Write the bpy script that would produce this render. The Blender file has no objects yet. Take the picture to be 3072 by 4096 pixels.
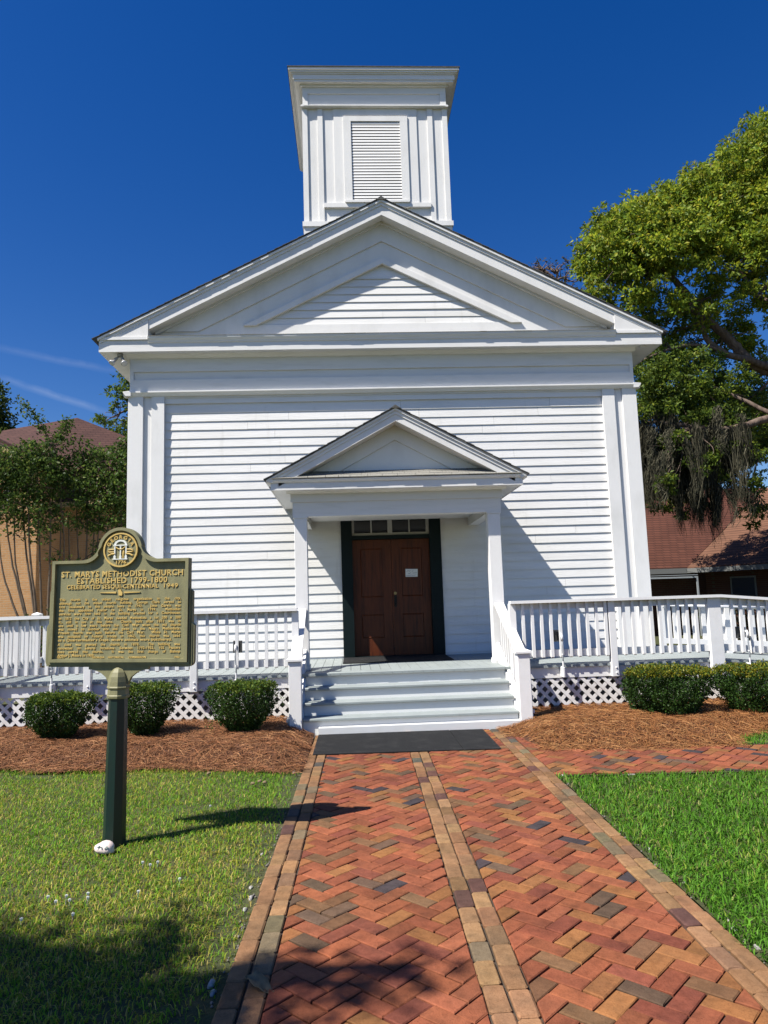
import bpy, bmesh, math, random
import numpy as np
from mathutils import Vector, Matrix
random.seed(7); RS = np.random.RandomState(11)
scene = bpy.context.scene
COL = scene.collection
# ------------------------------------------------------------------ camera
CAM = Vector((-0.7082, -12.2857, 1.6))
yaw, pitch, roll = 0.0491, 0.1239, -0.0317
fw = Vector((math.sin(yaw)*math.cos(pitch), math.cos(yaw)*math.cos(pitch), math.sin(pitch)))
r0 = Vector((math.cos(yaw), -math.sin(yaw), 0)); u0 = r0.cross(fw)
rt = r0*math.cos(roll) + u0*math.sin(roll); up = -r0*math.sin(roll) + u0*math.cos(roll)
cd = bpy.data.cameras.new('camera'); cam = bpy.data.objects.new('camera', cd); COL.objects.link(cam)
cam.matrix_world = Matrix(((rt.x, up.x, -fw.x, CAM.x), (rt.y, up.y, -fw.y, CAM.y), (rt.z, up.z, -fw.z, CAM.z), (0, 0, 0, 1)))
cd.sensor_fit = 'HORIZONTAL'; cd.sensor_width = 36; cd.lens = 2870.66/3072*36
cd.clip_start = 0.05; cd.clip_end = 3000
scene.camera = cam
scene.render.resolution_x = 768; scene.render.resolution_y = 1024
# ------------------------------------------------------------------ light
SUN = Vector((-0.645, -0.345, 1.0)).normalized()
ELEV = math.asin(SUN.z); AZ = math.atan2(SUN.x, SUN.y)
w = bpy.data.worlds.new("World"); scene.world = w; w.use_nodes = True
nt = w.node_tree; nt.nodes.clear()
def N(tree, typ, **kw):
    n = tree.nodes.new(typ)
    for k, v in kw.items():
        if hasattr(n, k) and k not in ('inputs',): setattr(n, k, v)
    return n
out = N(nt, 'ShaderNodeOutputWorld'); bg = N(nt, 'ShaderNodeBackground')
sky = N(nt, 'ShaderNodeTexSky', sky_type='NISHITA', sun_disc=False, sun_elevation=ELEV, sun_rotation=AZ, air_density=1.0, dust_density=0.3, ozone_density=2.5)
hs = N(nt, 'ShaderNodeHueSaturation'); hs.inputs['Saturation'].default_value = 1.42; hs.inputs['Hue'].default_value = 0.517; hs.inputs['Value'].default_value = 1.0
nt.links.new(sky.outputs[0], hs.inputs['Color'])
# two old, faint contrails low in the sky
tc = N(nt, 'ShaderNodeTexCoord'); prev = hs.outputs[0]
def wmath(op, a, b=None, c=None):
    m = N(nt, 'ShaderNodeMath', operation=op)
    for i, x in enumerate((a, b, c)):
        if x is None: continue
        if isinstance(x, (int, float)): m.inputs[i].default_value = x
        else: nt.links.new(x, m.inputs[i])
    return m.outputs[0]
def vdot(v):
    m = N(nt, 'ShaderNodeVectorMath', operation='DOT_PRODUCT'); nt.links.new(tc.outputs['Generated'], m.inputs[0]); m.inputs[1].default_value = v
    return m.outputs['Value']
for d0, d1, wid, amt in (((-0.4147, 0.8529, 0.3172), (-0.2944, 0.9061, 0.3039), 0.006, 0.045), ((-0.4182, 0.8628, 0.2841), (-0.3063, 0.918, 0.2519), 0.006, 0.07)):
    a, b = Vector(d0).normalized(), Vector(d1).normalized()
    n = a.cross(b).normalized(); mid = (a+b).normalized(); tdir = (b-a).normalized(); half = (b-a).length/2
    nz = N(nt, 'ShaderNodeTexNoise'); nz.inputs['Scale'].default_value = 40; nz.inputs['Detail'].default_value = 5
    nt.links.new(tc.outputs['Generated'], nz.inputs['Vector'])
    off = wmath('MULTIPLY_ADD', nz.outputs[0], 0.006, -0.003)
    dist = wmath('ABSOLUTE', wmath('ADD', vdot(n), off))
    m1 = wmath('SUBTRACT', 1.0, wmath('MINIMUM', wmath('DIVIDE', dist, wid), 1.0))
    along = wmath('ABSOLUTE', vdot(tdir))
    m2 = wmath('SUBTRACT', 1.0, wmath('MINIMUM', wmath('DIVIDE', along, half*1.5), 1.0))
    fac = wmath('MULTIPLY', wmath('MULTIPLY', m1, m2), wmath('MULTIPLY', nz.outputs[0], amt*3.2))
    mx = N(nt, 'ShaderNodeMixRGB'); nt.links.new(fac, mx.inputs[0]); nt.links.new(prev, mx.inputs[1]); mx.inputs[2].default_value = (9, 9.5, 10, 1)
    prev = mx.outputs[0]
bg.inputs[1].default_value = 0.062
nt.links.new(prev, bg.inputs[0]); nt.links.new(bg.outputs[0], out.inputs[0])
sl = bpy.data.lights.new('sun', 'SUN'); sl.energy = 4.6; sl.angle = math.radians(0.5); sl.color = (1.0, 0.95, 0.87)
so = bpy.data.objects.new('sun', sl); COL.objects.link(so); so.rotation_euler = SUN.to_track_quat('Z', 'Y').to_euler()
so.location = (-20, -20, 30)
vs = scene.view_settings; vs.view_transform = 'Standard'; vs.look = 'None'; vs.exposure = 0.90; vs.gamma = 1.0; vs.use_curve_mapping = False
scene.cycles.max_bounces = 6; scene.cycles.diffuse_bounces = 1; scene.cycles.transparent_max_bounces = 8
# ------------------------------------------------------------------ material helpers
def mat(name, base, rough=0.6, noise=None, bump=None, vary=None, attr=False, spec=0.4, trans=0.0, metal=0.0, mults=None):
    """noise=(scale xyz, colour2, lo, hi); bump=(scale xyz, strength, distance); attr: multiply by the vertex colour 'col'"""
    m = bpy.data.materials.new(name); m.use_nodes = True; t = m.node_tree; t.nodes.clear()
    o = N(t, 'ShaderNodeOutputMaterial'); b = N(t, 'ShaderNodeBsdfPrincipled')
    b.inputs['Roughness'].default_value = rough; b.inputs['Specular IOR Level'].default_value = spec; b.inputs['Metallic'].default_value = metal
    tcn = N(t, 'ShaderNodeTexCoord')
    def noise_tex(scale, detail=5, rough_=0.6):
        mp = N(t, 'ShaderNodeMapping'); mp.inputs['Scale'].default_value = scale if hasattr(scale, '__len__') else (scale,)*3
        t.links.new(tcn.outputs['Object'], mp.inputs[0])
        nz = N(t, 'ShaderNodeTexNoise'); nz.inputs['Scale'].default_value = 1; nz.inputs['Detail'].default_value = detail; nz.inputs['Roughness'].default_value = rough_
        t.links.new(mp.outputs[0], nz.inputs['Vector']); return nz.outputs[0]
    cur = None
    if attr:
        a = N(t, 'ShaderNodeAttribute', attribute_name='col'); cur = a.outputs['Color']
    else:
        rgb = N(t, 'ShaderNodeRGB'); rgb.outputs[0].default_value = (*base, 1); cur = rgb.outputs[0]
    for ns in ([noise] if noise and not isinstance(noise, list) else (noise or [])):
        sc, c2, lo, hi = ns
        mr = N(t, 'ShaderNodeMapRange'); mr.inputs['From Min'].default_value = lo; mr.inputs['From Max'].default_value = hi
        t.links.new(noise_tex(sc), mr.inputs[0])
        mx = N(t, 'ShaderNodeMixRGB'); t.links.new(mr.outputs[0], mx.inputs[0]); t.links.new(cur, mx.inputs[1])
        if attr:
            mx.blend_type = 'MULTIPLY'
        mx.inputs[2].default_value = (*c2, 1); cur = mx.outputs[0]
    t.links.new(cur, b.inputs['Base Color'])
    for bs in ([bump] if bump and not isinstance(bump, list) else (bump or [])):
        sc, st, ds = bs
        bp = N(t, 'ShaderNodeBump'); bp.inputs['Strength'].default_value = st; bp.inputs['Distance'].default_value = ds
        t.links.new(noise_tex(sc), bp.inputs['Height'])
        if b.inputs['Normal'].is_linked: t.links.new(b.inputs['Normal'].links[0].from_socket, bp.inputs['Normal'])
        t.links.new(bp.outputs[0], b.inputs['Normal'])
    if trans > 0:
        tr = N(t, 'ShaderNodeBsdfTranslucent'); mxs = N(t, 'ShaderNodeMixShader'); mxs.inputs[0].default_value = trans
        hv = N(t, 'ShaderNodeHueSaturation'); hv.inputs['Value'].default_value = 1.3; hv.inputs['Hue'].default_value = 0.49
        t.links.new(cur, hv.inputs['Color']); t.links.new(hv.outputs[0], tr.inputs[0])
        t.links.new(b.outputs[0], mxs.inputs[1]); t.links.new(tr.outputs[0], mxs.inputs[2]); t.links.new(mxs.outputs[0], o.inputs[0])
    else: t.links.new(b.outputs[0], o.inputs[0])
    return m
def brick_mat(name, c1, c2, mortar, bw, bh, ms, rough=0.85, axis='XZ', noise2=None, off=0.5):
    m = bpy.data.materials.new(name); m.use_nodes = True; t = m.node_tree; b = t.nodes['Principled BSDF']; b.inputs['Roughness'].default_value = rough
    b.inputs['Specular IOR Level'].default_value = 0.2
    tcn = N(t, 'ShaderNodeTexCoord'); sp = N(t, 'ShaderNodeSeparateXYZ'); cb = N(t, 'ShaderNodeCombineXYZ'); t.links.new(tcn.outputs['Object'], sp.inputs[0])
    if axis == 'XZ':
        ad = N(t, 'ShaderNodeMath', operation='ADD'); t.links.new(sp.outputs[0], ad.inputs[0]); t.links.new(sp.outputs[1], ad.inputs[1])
        t.links.new(ad.outputs[0], cb.inputs[0]); t.links.new(sp.outputs[2], cb.inputs[1])
    else:
        t.links.new(sp.outputs[0], cb.inputs[0]); t.links.new(sp.outputs[1], cb.inputs[1])
    br = N(t, 'ShaderNodeTexBrick', offset=off); br.inputs['Scale'].default_value = 1; br.inputs['Brick Width'].default_value = bw; br.inputs['Row Height'].default_value = bh
    br.inputs['Mortar Size'].default_value = ms; br.inputs['Color1'].default_value = (*c1, 1); br.inputs['Color2'].default_value = (*c2, 1); br.inputs['Mortar'].default_value = (*mortar, 1)
    t.links.new(cb.outputs[0], br.inputs['Vector'])
    nz = N(t, 'ShaderNodeTexNoise'); nz.inputs['Scale'].default_value = 1.3; nz.inputs['Detail'].default_value = 6; t.links.new(tcn.outputs['Object'], nz.inputs['Vector'])
    mr = N(t, 'ShaderNodeMapRange'); mr.inputs['To Min'].default_value = 0.72; mr.inputs['To Max'].default_value = 1.22; t.links.new(nz.outputs[0], mr.inputs[0])
    mx = N(t, 'ShaderNodeMixRGB', blend_type='MULTIPLY'); mx.inputs[0].default_value = 1; t.links.new(br.outputs[0], mx.inputs[1]); t.links.new(mr.outputs[0], mx.inputs[2])
    t.links.new(mx.outputs[0], b.inputs['Base Color'])
    bp = N(t, 'ShaderNodeBump', invert=True); bp.inputs['Strength'].default_value = 0.6; bp.inputs['Distance'].default_value = 0.01; t.links.new(br.outputs['Fac'], bp.inputs['Height']); t.links.new(bp.outputs[0], b.inputs['Normal'])
    return m
WHITE = (0.80, 0.79, 0.765)
M = {}
M['siding'] = mat('white_siding_paint', WHITE, 0.5, noise=[((0.7, 3, 5), (0.66, 0.65, 0.615), 0.45, 0.85), ((6, 6, 0.8), (0.60, 0.585, 0.54), 0.6, 0.95), ((9, 30, 60), (0.60, 0.59, 0.55), 0.62, 0.85)], bump=[((7, 30, 70), 0.35, 0.006), ((90, 90, 160), 0.25, 0.002)])
M['trim'] = mat('white_trim_paint', WHITE, 0.48, noise=[((3, 3, 1.2), (0.67, 0.66, 0.63), 0.48, 0.85), ((30, 30, 12), (0.60, 0.59, 0.55), 0.68, 0.85)], bump=[((28, 28, 9), 0.25, 0.004), ((120, 120, 40), 0.2, 0.0015)])
M['trimh'] = mat('white_cornice_paint', WHITE, 0.48, noise=[((2, 8, 14), (0.68, 0.67, 0.63), 0.5, 0.85)], bump=[((6, 28, 40), 0.3, 0.004)])
M['rail'] = mat('white_railing_paint', (0.80, 0.795, 0.78), 0.45, noise=[((6, 6, 6), (0.72, 0.71, 0.68), 0.5, 0.9)], bump=[((40, 40, 12), 0.2, 0.003)])
M['deck'] = mat('grey_deck_paint', (0.30, 0.335, 0.33), 0.55, noise=[((4, 2, 4), (0.25, 0.28, 0.275), 0.4, 0.8), ((25, 6, 25), (0.20, 0.215, 0.20), 0.6, 0.9)], bump=[((60, 8, 60), 0.3, 0.003)])
M['riser'] = mat('white_riser_paint', (0.69, 0.70, 0.69), 0.5, noise=[((7, 7, 7), (0.66, 0.66, 0.63), 0.5, 0.85), ((45, 45, 60), (0.25, 0.25, 0.24), 0.72, 0.76)], bump=[((12, 30, 50), 0.3, 0.003)])
M['shingle'] = mat('grey_asphalt_shingle', (0.12, 0.12, 0.115), 0.95, noise=[((40, 40, 40), (0.045, 0.045, 0.045), 0.4, 0.7), ((3, 3, 3), (0.17, 0.165, 0.15), 0.5, 0.8)], bump=((120, 120, 120), 0.6, 0.004), spec=0.1)
M['shingle_light'] = mat('weathered_shingle', (0.27, 0.26, 0.23), 0.95, noise=[((60, 60, 60), (0.12, 0.12, 0.11), 0.45, 0.75)], bump=((150, 150, 150), 0.6, 0.003), spec=0.1)
M['green_trim'] = mat('dark_green_trim', (0.005, 0.012, 0.013), 0.55, spec=0.15, noise=[((8, 8, 8), (0.004, 0.009, 0.009), 0.4, 0.8)], bump=((40, 40, 10), 0.2, 0.003))
M['wood'] = mat('mahogany_door', (0.105, 0.026, 0.008), 0.42, spec=0.25, noise=[((30, 30, 2.2), (0.035, 0.008, 0.004), 0.4, 0.72), ((90, 90, 5), (0.14, 0.038, 0.010), 0.55, 0.8)], bump=((80, 80, 5), 0.2, 0.002))
M['glass'] = mat('dark_window_glass', (0.012, 0.014, 0.015), 0.06, spec=0.6)
M['grey_frame'] = mat('grey_transom_frame', (0.50, 0.49, 0.46), 0.5, bump=((60, 60, 60), 0.2, 0.002))
M['black_metal'] = mat('black_iron', (0.012, 0.012, 0.012), 0.45, metal=0.5)
M['brass'] = mat('dull_brass', (0.30, 0.22, 0.10), 0.4, metal=0.9)
M['paper'] = mat('white_paper', (0.78, 0.79, 0.78), 0.7)
M['ink'] = mat('blue_grey_ink', (0.08, 0.10, 0.16), 0.7)
M['rubber'] = mat('black_rubber', (0.013, 0.0135, 0.0145), 0.9, noise=[((5, 5, 5), (0.028, 0.028, 0.028), 0.5, 0.75), ((60, 60, 60), (0.008, 0.008, 0.008), 0.5, 0.7), ((2.2, 2.2, 2.2), (0.05, 0.048, 0.045), 0.62, 0.9)], bump=((160, 160, 160), 0.7, 0.004), spec=0.25)
M['lattice'] = mat('white_lattice', (0.79, 0.775, 0.75), 0.55, noise=[((5, 5, 4), (0.56, 0.51, 0.46), 0.5, 0.85)])
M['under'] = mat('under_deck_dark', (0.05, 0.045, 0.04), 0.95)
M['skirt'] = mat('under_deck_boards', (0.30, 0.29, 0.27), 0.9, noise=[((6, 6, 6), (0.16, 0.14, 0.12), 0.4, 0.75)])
M['light_grey'] = mat('grey_conduit', (0.33, 0.36, 0.38), 0.4, noise=[((30, 30, 30), (0.24, 0.26, 0.28), 0.4, 0.8)])
M['plastic_white'] = mat('white_plastic', (0.75, 0.75, 0.74), 0.35)
M['lamp_dark'] = mat('bronze_lamp_housing', (0.05, 0.052, 0.048), 0.5)
M['lamp_glass'] = mat('reflector_bulb', (0.5, 0.5, 0.5), 0.12, spec=0.8)
M['lamp_body'] = mat('weathered_lamp_body', (0.33, 0.32, 0.29), 0.45)
M['sign'] = mat('olive_sign_paint', (0.225, 0.212, 0.105), 0.6, noise=[((14, 14, 5), (0.15, 0.145, 0.075), 0.45, 0.75), ((5, 5, 2.5), (0.275, 0.255, 0.125), 0.5, 0.8), ((120, 120, 120), (0.30, 0.31, 0.22), 0.72, 0.8)], bump=[((90, 90, 90), 0.35, 0.003)], spec=0.5)
M['gold'] = mat('gold_sign_paint', (0.60, 0.42, 0.13), 0.5, noise=[((60, 60, 60), (0.45, 0.32, 0.11), 0.5, 0.8)])
M['silver'] = mat('white_silver_paint', (0.72, 0.73, 0.68), 0.45)
M['post_green'] = mat('dark_green_post', (0.006, 0.021, 0.017), 0.4, noise=[((14, 14, 4), (0.010, 0.015, 0.012), 0.45, 0.8)], bump=[((60, 60, 20), 0.4, 0.004)], spec=0.5)
M['brickpath'] = mat('fired_clay_paver', (0.2, 0.1, 0.05), 0.85, attr=True, noise=[((9, 9, 9), (0.66, 0.70, 0.74), 0.40, 0.72), ((30, 30, 30), (0.78, 0.76, 0.74), 0.42, 0.7), ((150, 150, 150), (0.60, 0.57, 0.55), 0.55, 0.72)], bump=[((35, 35, 35), 0.5, 0.006), ((110, 110, 110), 0.6, 0.004), ((260, 260, 260), 0.4, 0.002)], spec=0.15)
M['joint'] = mat('sand_joint', (0.05, 0.038, 0.028), 0.95, noise=[((30, 30, 30), (0.10, 0.075, 0.05), 0.5, 0.8)])
M['soil'] = mat('lawn_soil', (0.055, 0.065, 0.02), 0.95, noise=[((2.2, 2.2, 2.2), (0.12, 0.095, 0.045), 0.5, 0.75), ((40, 40, 40), (0.03, 0.035, 0.012), 0.45, 0.7)], bump=((50, 50, 50), 0.8, 0.02))
M['mulch'] = mat('pine_straw_base', (0.11, 0.045, 0.02), 0.95, noise=[((18, 18, 18), (0.04, 0.018, 0.01), 0.4, 0.7), ((60, 25, 40), (0.20, 0.09, 0.035), 0.55, 0.8)], bump=((60, 30, 60), 0.9, 0.02))
M['needle'] = mat('pine_needle', (0.2, 0.1, 0.04), 0.7, attr=True, spec=0.25)
M['grass'] = mat('grass_blade', (0.1, 0.15, 0.03), 0.5, attr=True, trans=0.35, spec=0.12)
M['leaf'] = mat('tree_leaf', (0.1, 0.13, 0.03), 0.5, attr=True, trans=0.42, spec=0.2)
M['shrubleaf'] = mat('boxwood_leaf', (0.05, 0.1, 0.02), 0.48, attr=True, trans=0.22, spec=0.22)
M['moss'] = mat('spanish_moss', (0.07, 0.065, 0.045), 0.9, attr=True, trans=0.15, spec=0.1)
M['bark'] = mat('grey_brown_bark', (0.17, 0.125, 0.10), 0.9, noise=[((9, 9, 3), (0.07, 0.05, 0.04), 0.42, 0.68)], bump=((20, 20, 7), 0.9, 0.03), spec=0.15)
M['stem'] = mat('crape_stem', (0.14, 0.105, 0.075), 0.8, noise=[((20, 20, 6), (0.07, 0.05, 0.035), 0.45, 0.7)], spec=0.2)
M['rock'] = mat('pale_pink_rock', (0.66, 0.55, 0.50), 0.7, noise=[((20, 20, 20), (0.5, 0.42, 0.37), 0.5, 0.8)], bump=((25, 25, 25), 0.5, 0.01))
M['pebble'] = mat('white_marble_chip', (0.30, 0.285, 0.26), 0.7, noise=[((30, 30, 30), (0.45, 0.43, 0.4), 0.5, 0.8)])
M['deadleaf'] = mat('dead_leaf', (0.20, 0.15, 0.075), 0.7, noise=[((40, 40, 40), (0.12, 0.085, 0.045), 0.4, 0.8)])
M['petal'] = mat('white_petal', (0.75, 0.76, 0.72), 0.6)
M['redpaint'] = mat('red_paint', (0.45, 0.05, 0.03), 0.5)
M['tanpaint'] = mat('tan_fascia_paint', (0.42, 0.30, 0.14), 0.6)
M['greyfascia'] = mat('grey_gutter', (0.16, 0.165, 0.16), 0.5)
M['orangebrick'] = brick_mat('orange_brick', (0.56, 0.305, 0.135), (0.48, 0.25, 0.105), (0.50, 0.36, 0.22), 0.21, 0.075, 0.008)
M['darkbrick'] = brick_mat('dark_red_brick', (0.10, 0.04, 0.028), (0.085, 0.034, 0.024), (0.09, 0.07, 0.055), 0.21, 0.075, 0.008)
M['roofbrown'] = brick_mat('brown_shingle', (0.080, 0.038, 0.031), (0.064, 0.030, 0.026), (0.036, 0.018, 0.016), 0.3, 0.09, 0.008, axis='XZ')
M['roofred'] = brick_mat('red_shingle', (0.108, 0.042, 0.028), (0.086, 0.033, 0.022), (0.045, 0.019, 0.014), 0.3, 0.10, 0.012, axis='XZ')
M['rooftan'] = brick_mat('tan_red_shingle', (0.165, 0.082, 0.050), (0.138, 0.068, 0.042), (0.08, 0.04, 0.026), 0.3, 0.10, 0.012, axis='XZ')
# ------------------------------------------------------------------ mesh helpers
class MB:
    def __init__(s): s.v = []; s.f = []; s.c = []
    def add(s, vs, fs, col=None):
        n = len(s.v); s.v += [tuple(p) for p in vs]; s.f += [tuple(i+n for i in q) for q in fs]
        if col is not None: s.c += [col]*len(vs)
    def box(s, x0, x1, y0, y1, z0, z1, ch=0.0, col=None):
        if ch <= 0:
            s.hexa([(x0, y0, z0), (x1, y0, z0), (x1, y1, z0), (x0, y1, z0), (x0, y0, z1), (x1, y0, z1), (x1, y1, z1), (x0, y1, z1)], col); return
        # box whose vertical edges and top are chamfered
        def ring(i, z):
            a, b, c, d = x0+i, x1-i, y0+i, y1-i; k = ch
            return [(a+k, c, z), (b-k, c, z), (b, c+k, z), (b, d-k, z), (b-k, d, z), (a+k, d, z), (a, d-k, z), (a, c+k, z)]
        rings = [ring(0, z0), ring(0, z1-ch), ring(ch, z1)]
        s.loft(rings, col)
    def hexa(s, p, col=None):
        s.add(p, [(0, 3, 2, 1), (4, 5, 6, 7), (0, 1, 5, 4), (1, 2, 6, 5), (2, 3, 7, 6), (3, 0, 4, 7)], col)
    def loft(s, rings, col=None, cap=True):
        n = len(rings[0]); vs = [p for r in rings for p in r]; fs = []
        for k in range(len(rings)-1):
            for i in range(n):
                j = (i+1) % n; fs.append((k*n+i, k*n+j, (k+1)*n+j, (k+1)*n+i))
        if cap: fs.append(tuple(range(n-1, -1, -1))); fs.append(tuple((len(rings)-1)*n+i for i in range(n)))
        s.add(vs, fs, col)
    def prism(s, poly, axis, a, b, col=None):
        """poly: 2D outline in the plane across the axis: 'x' -> (y,z), 'y' -> (x,z), 'z' -> (x,y)"""
        def P(p, t): return {'x': (t, p[0], p[1]), 'y': (p[0], t, p[1]), 'z': (p[0], p[1], t)}[axis]
        s.loft([[P(p, a) for p in poly], [P(p, b) for p in poly]], col)
    def tube(s, pts, rad, n=8, col=None, cap=True):
        pts = [Vector(p) for p in pts]
        if not hasattr(rad, '__len__'): rad = [rad]*len(pts)
        rings = []; ref = Vector((0.13, 0.21, 1)).normalized()
        for i, p in enumerate(pts):
            d = (pts[min(i+1, len(pts)-1)] - pts[max(i-1, 0)]).normalized()
            if abs(d.dot(ref)) > 0.95: ref = Vector((1, 0.1, 0.05)).normalized()
            u = d.cross(ref).normalized(); v = d.cross(u).normalized()
            rings.append([tuple(p+(u*math.cos(2*math.pi*k/n)+v*math.sin(2*math.pi*k/n))*rad[i]) for k in range(n)])
        s.loft(rings, col, cap)
    def build(s, name, m, parent=None, smooth=False, bev=0.0, recalc=True):
        me = bpy.data.meshes.new(name); me.from_pydata(s.v, [], s.f)
        if s.c:
            at = me.attributes.new('col', 'FLOAT_COLOR', 'POINT'); at.data.foreach_set('color', np.array([(*c, 1) for c in s.c], dtype=np.float32).ravel())
        if recalc:
            b = bmesh.new(); b.from_mesh(me); bmesh.ops.recalc_face_normals(b, faces=b.faces); b.to_mesh(me); b.free()
        return link(name, me, m, parent, smooth)
def link(name, me, m, parent=None, smooth=False):
    if m is not None: me.materials.append(m)
    if smooth: me.shade_smooth()
    o = bpy.data.objects.new(name, me); COL.objects.link(o)
    if parent is not None:
        o.parent = parent
        root = parent
        while root.parent: root = root.parent
        if parent is root: o.matrix_parent_inverse = parent.matrix_basis.inverted()
    return o
def thing(name, label, cat, loc=(0, 0, 0), group=None):
    o = bpy.data.objects.new(name, None); COL.objects.link(o); o.location = loc; o.empty_display_size = 0.2
    o['label'] = label; o['category'] = cat
    if group: o['group'] = group
    bpy.context.view_layer.update()
    return o
def tag(o, label, cat, group=None, kind=None):
    o['label'] = label; o['category'] = cat
    if group: o['group'] = group
    if kind: o['kind'] = kind
    return o
def structure(o, kind='structure'): o['kind'] = kind; return o
def fast(name, V, F, m, parent=None, col=None, smooth=False):
    V = np.asarray(V, dtype=np.float32).reshape(-1, 3); F = np.asarray(F, dtype=np.int32)
    me = bpy.data.meshes.new(name); k = F.shape[1]
    me.vertices.add(len(V)); me.vertices.foreach_set('co', V.ravel())
    me.loops.add(F.size); me.loops.foreach_set('vertex_index', F.ravel())
    me.polygons.add(len(F)); me.polygons.foreach_set('loop_start', np.arange(0, F.size, k, dtype=np.int32)); me.polygons.foreach_set('loop_total', np.full(len(F), k, dtype=np.int32))
    me.update(calc_edges=True)
    if col is not None:
        at = me.attributes.new('col', 'FLOAT_COLOR', 'POINT'); c = np.ones((len(V), 4), dtype=np.float32); c[:, :3] = col; at.data.foreach_set('color', c.ravel())
    return link(name, me, m, parent, smooth)
def unit(a): return a/np.maximum(np.linalg.norm(a, axis=1, keepdims=True), 1e-9)
def leaves(P, size, col, name, m, parent=None, droop=0.3, aspect=0.45, outward=None, R=RS):
    """one bent diamond per leaf"""
    n = len(P); d = R.normal(size=(n, 3))
    if outward is not None: d = d*0.8 + outward*1.0
    d[:, 2] -= droop; d = unit(d)
    t = R.normal(size=(n, 3)); t[:, 2] *= 0.45; s = unit(np.cross(d, t)); nn = np.cross(s, d)
    L = (size*R.uniform(0.65, 1.3, n))[:, None]; W = L*aspect
    v0 = P; v1 = P + d*L*0.5 + s*W*0.5 + nn*L*0.06; v2 = P + d*L - nn*L*0.12; v3 = P + d*L*0.5 - s*W*0.5 + nn*L*0.06
    V = np.stack([v0, v1, v2, v3], 1).reshape(-1, 3); F = np.arange(4*n).reshape(n, 4)
    return fast(name, V, F, m, parent, np.repeat(col, 4, axis=0))
def mixcol(n, cols, wts, R=RS, jit=0.15):
    cols = np.array(cols); idx = R.choice(len(cols), n, p=np.array(wts)/sum(wts)); c = cols[idx]*R.uniform(1-jit, 1+jit, (n, 1))
    return c
def lobe_points(lobes, n_per_vol, R=RS, shell=0.55, spray=22):
    """leaf positions gathered in sprays inside each ellipsoid lobe (cx,cy,cz,rx,ry,rz[,density])"""
    out = []; nor = []; tint = []
    for l in lobes:
        c = np.array(l[:3]); r = np.array(l[3:6]); dens = l[6] if len(l) > 6 else 1.0
        vol = r[0]*r[1]*r[2]*4.19; n = int(max(40, n_per_vol*vol*dens)); ns = max(6, n//spray)
        q = unit(R.normal(size=(ns, 3)))*(R.uniform(shell**3, 1, (ns, 1))**(1/3.)); q *= R.uniform(0.85, 1.15, (ns, 1))
        k = R.randint(0, ns, n); sp = c + q*r; sig = (min(r)*0.13 + 0.05)*(1 if spray < 30 else 1.15)
        p = sp[k] + R.normal(size=(n, 3))*sig*np.array([1.2, 1.2, 0.7]); out.append(p); nor.append(unit(p-c)); tint.append(R.uniform(0.75, 1.25, ns)[k])
    return np.concatenate(out), np.concatenate(nor), np.concatenate(tint)
# ================================================================== CHURCH
ch = thing('church', 'white clapboard church with a square louvred bell tower and a small gabled porch', 'church', (0, 0, 0))
def clap(mb, x0f, x1f, zs, yb=-0.003, yf=-0.0185, y0=0.0):
    """lapped boards; zs = butt heights from low to high, x limits as functions of z"""
    for a, b in zip(zs[:-1], zs[1:]):
        xa0, xa1, xb0, xb1 = x0f(a), x1f(a), x0f(b), x1f(b)
        cuts = [xa0]
        while cuts[-1] < xa1-1.2: cuts.append(cuts[-1]+random.uniform(1.4, 4.4))
        cuts = [q_ for q_ in cuts if q_ < xa1-0.6]+[xa1]
        for p, q_ in zip(cuts[:-1], cuts[1:]):
            j = random.uniform(-0.0022, 0.0022); k = random.uniform(-0.0025, 0.0025); g = 0.0016
            p0, p1 = p+(g if p > xa0 else 0), q_-(g if q_ < xa1 else 0); u0_, u1_ = min(max(p0, xb0), xb1), max(min(p1, xb1), xb0)
            mb.hexa([(p0, y0+yf+j, a+k), (p1, y0+yf+j, a-k), (p1, y0+0.02, a-k+0.03), (p0, y0+0.02, a+k+0.03), (u0_, y0+yb, b+0.012), (u1_, y0+yb, b+0.012), (u1_, y0+0.02, b+0.012), (u0_, y0+0.02, b+0.012)])
# -- main walls behind the boards
b = MB(); b.box(-4.40, -0.70, 0.018, 0.2, 0.1, 5.95); b.box(0.70, 4.40, 0.018, 0.2, 0.1, 5.95); b.box(-0.7, 0.7, 0.019, 0.2, 3.08, 5.95); b.box(-4.40, 4.40, 0.2001, 18.0, 0.1, 5.95); b.build('wall', M['siding'], ch)
zs = [4.944 - 0.1513*k for k in range(29, -1, -1)] + [5.111]
b = MB(); c = lambda v: (lambda z: v)
# boards either side of the door opening, then above it
lo = [z for z in zs if z < 3.13]; hi = [z for z in zs if z >= 3.12 - 0.16]
clap(b, c(-3.87), c(-0.80), lo + [hi[1]] if lo[-1] != hi[0] else lo + [hi[1]])
clap(b, c(0.80), c(3.87), lo + [hi[1]] if lo[-1] != hi[0] else lo + [hi[1]])
clap(b, c(-3.87), c(3.87), hi[1:])
b.build('clapboard_siding', M['siding'], ch)
# side clapboards (right and left walls, seen edge-on)
b = MB()
for z in [5.8-0.1513*k for k in range(37)]:
    for sgn in (-1, 1):
        x = 4.42*sgn
        b.hexa([(x, 0.12, z), (x+0.026*sgn, 0.12, z), (x+0.026*sgn, 18, z), (x, 18, z), (x, 0.12, z+0.16), (x+0.004*sgn, 0.12, z+0.16), (x+0.004*sgn, 18, z+0.16), (x, 18, z+0.16)])
b.build('side_siding', M['siding'], ch)
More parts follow.
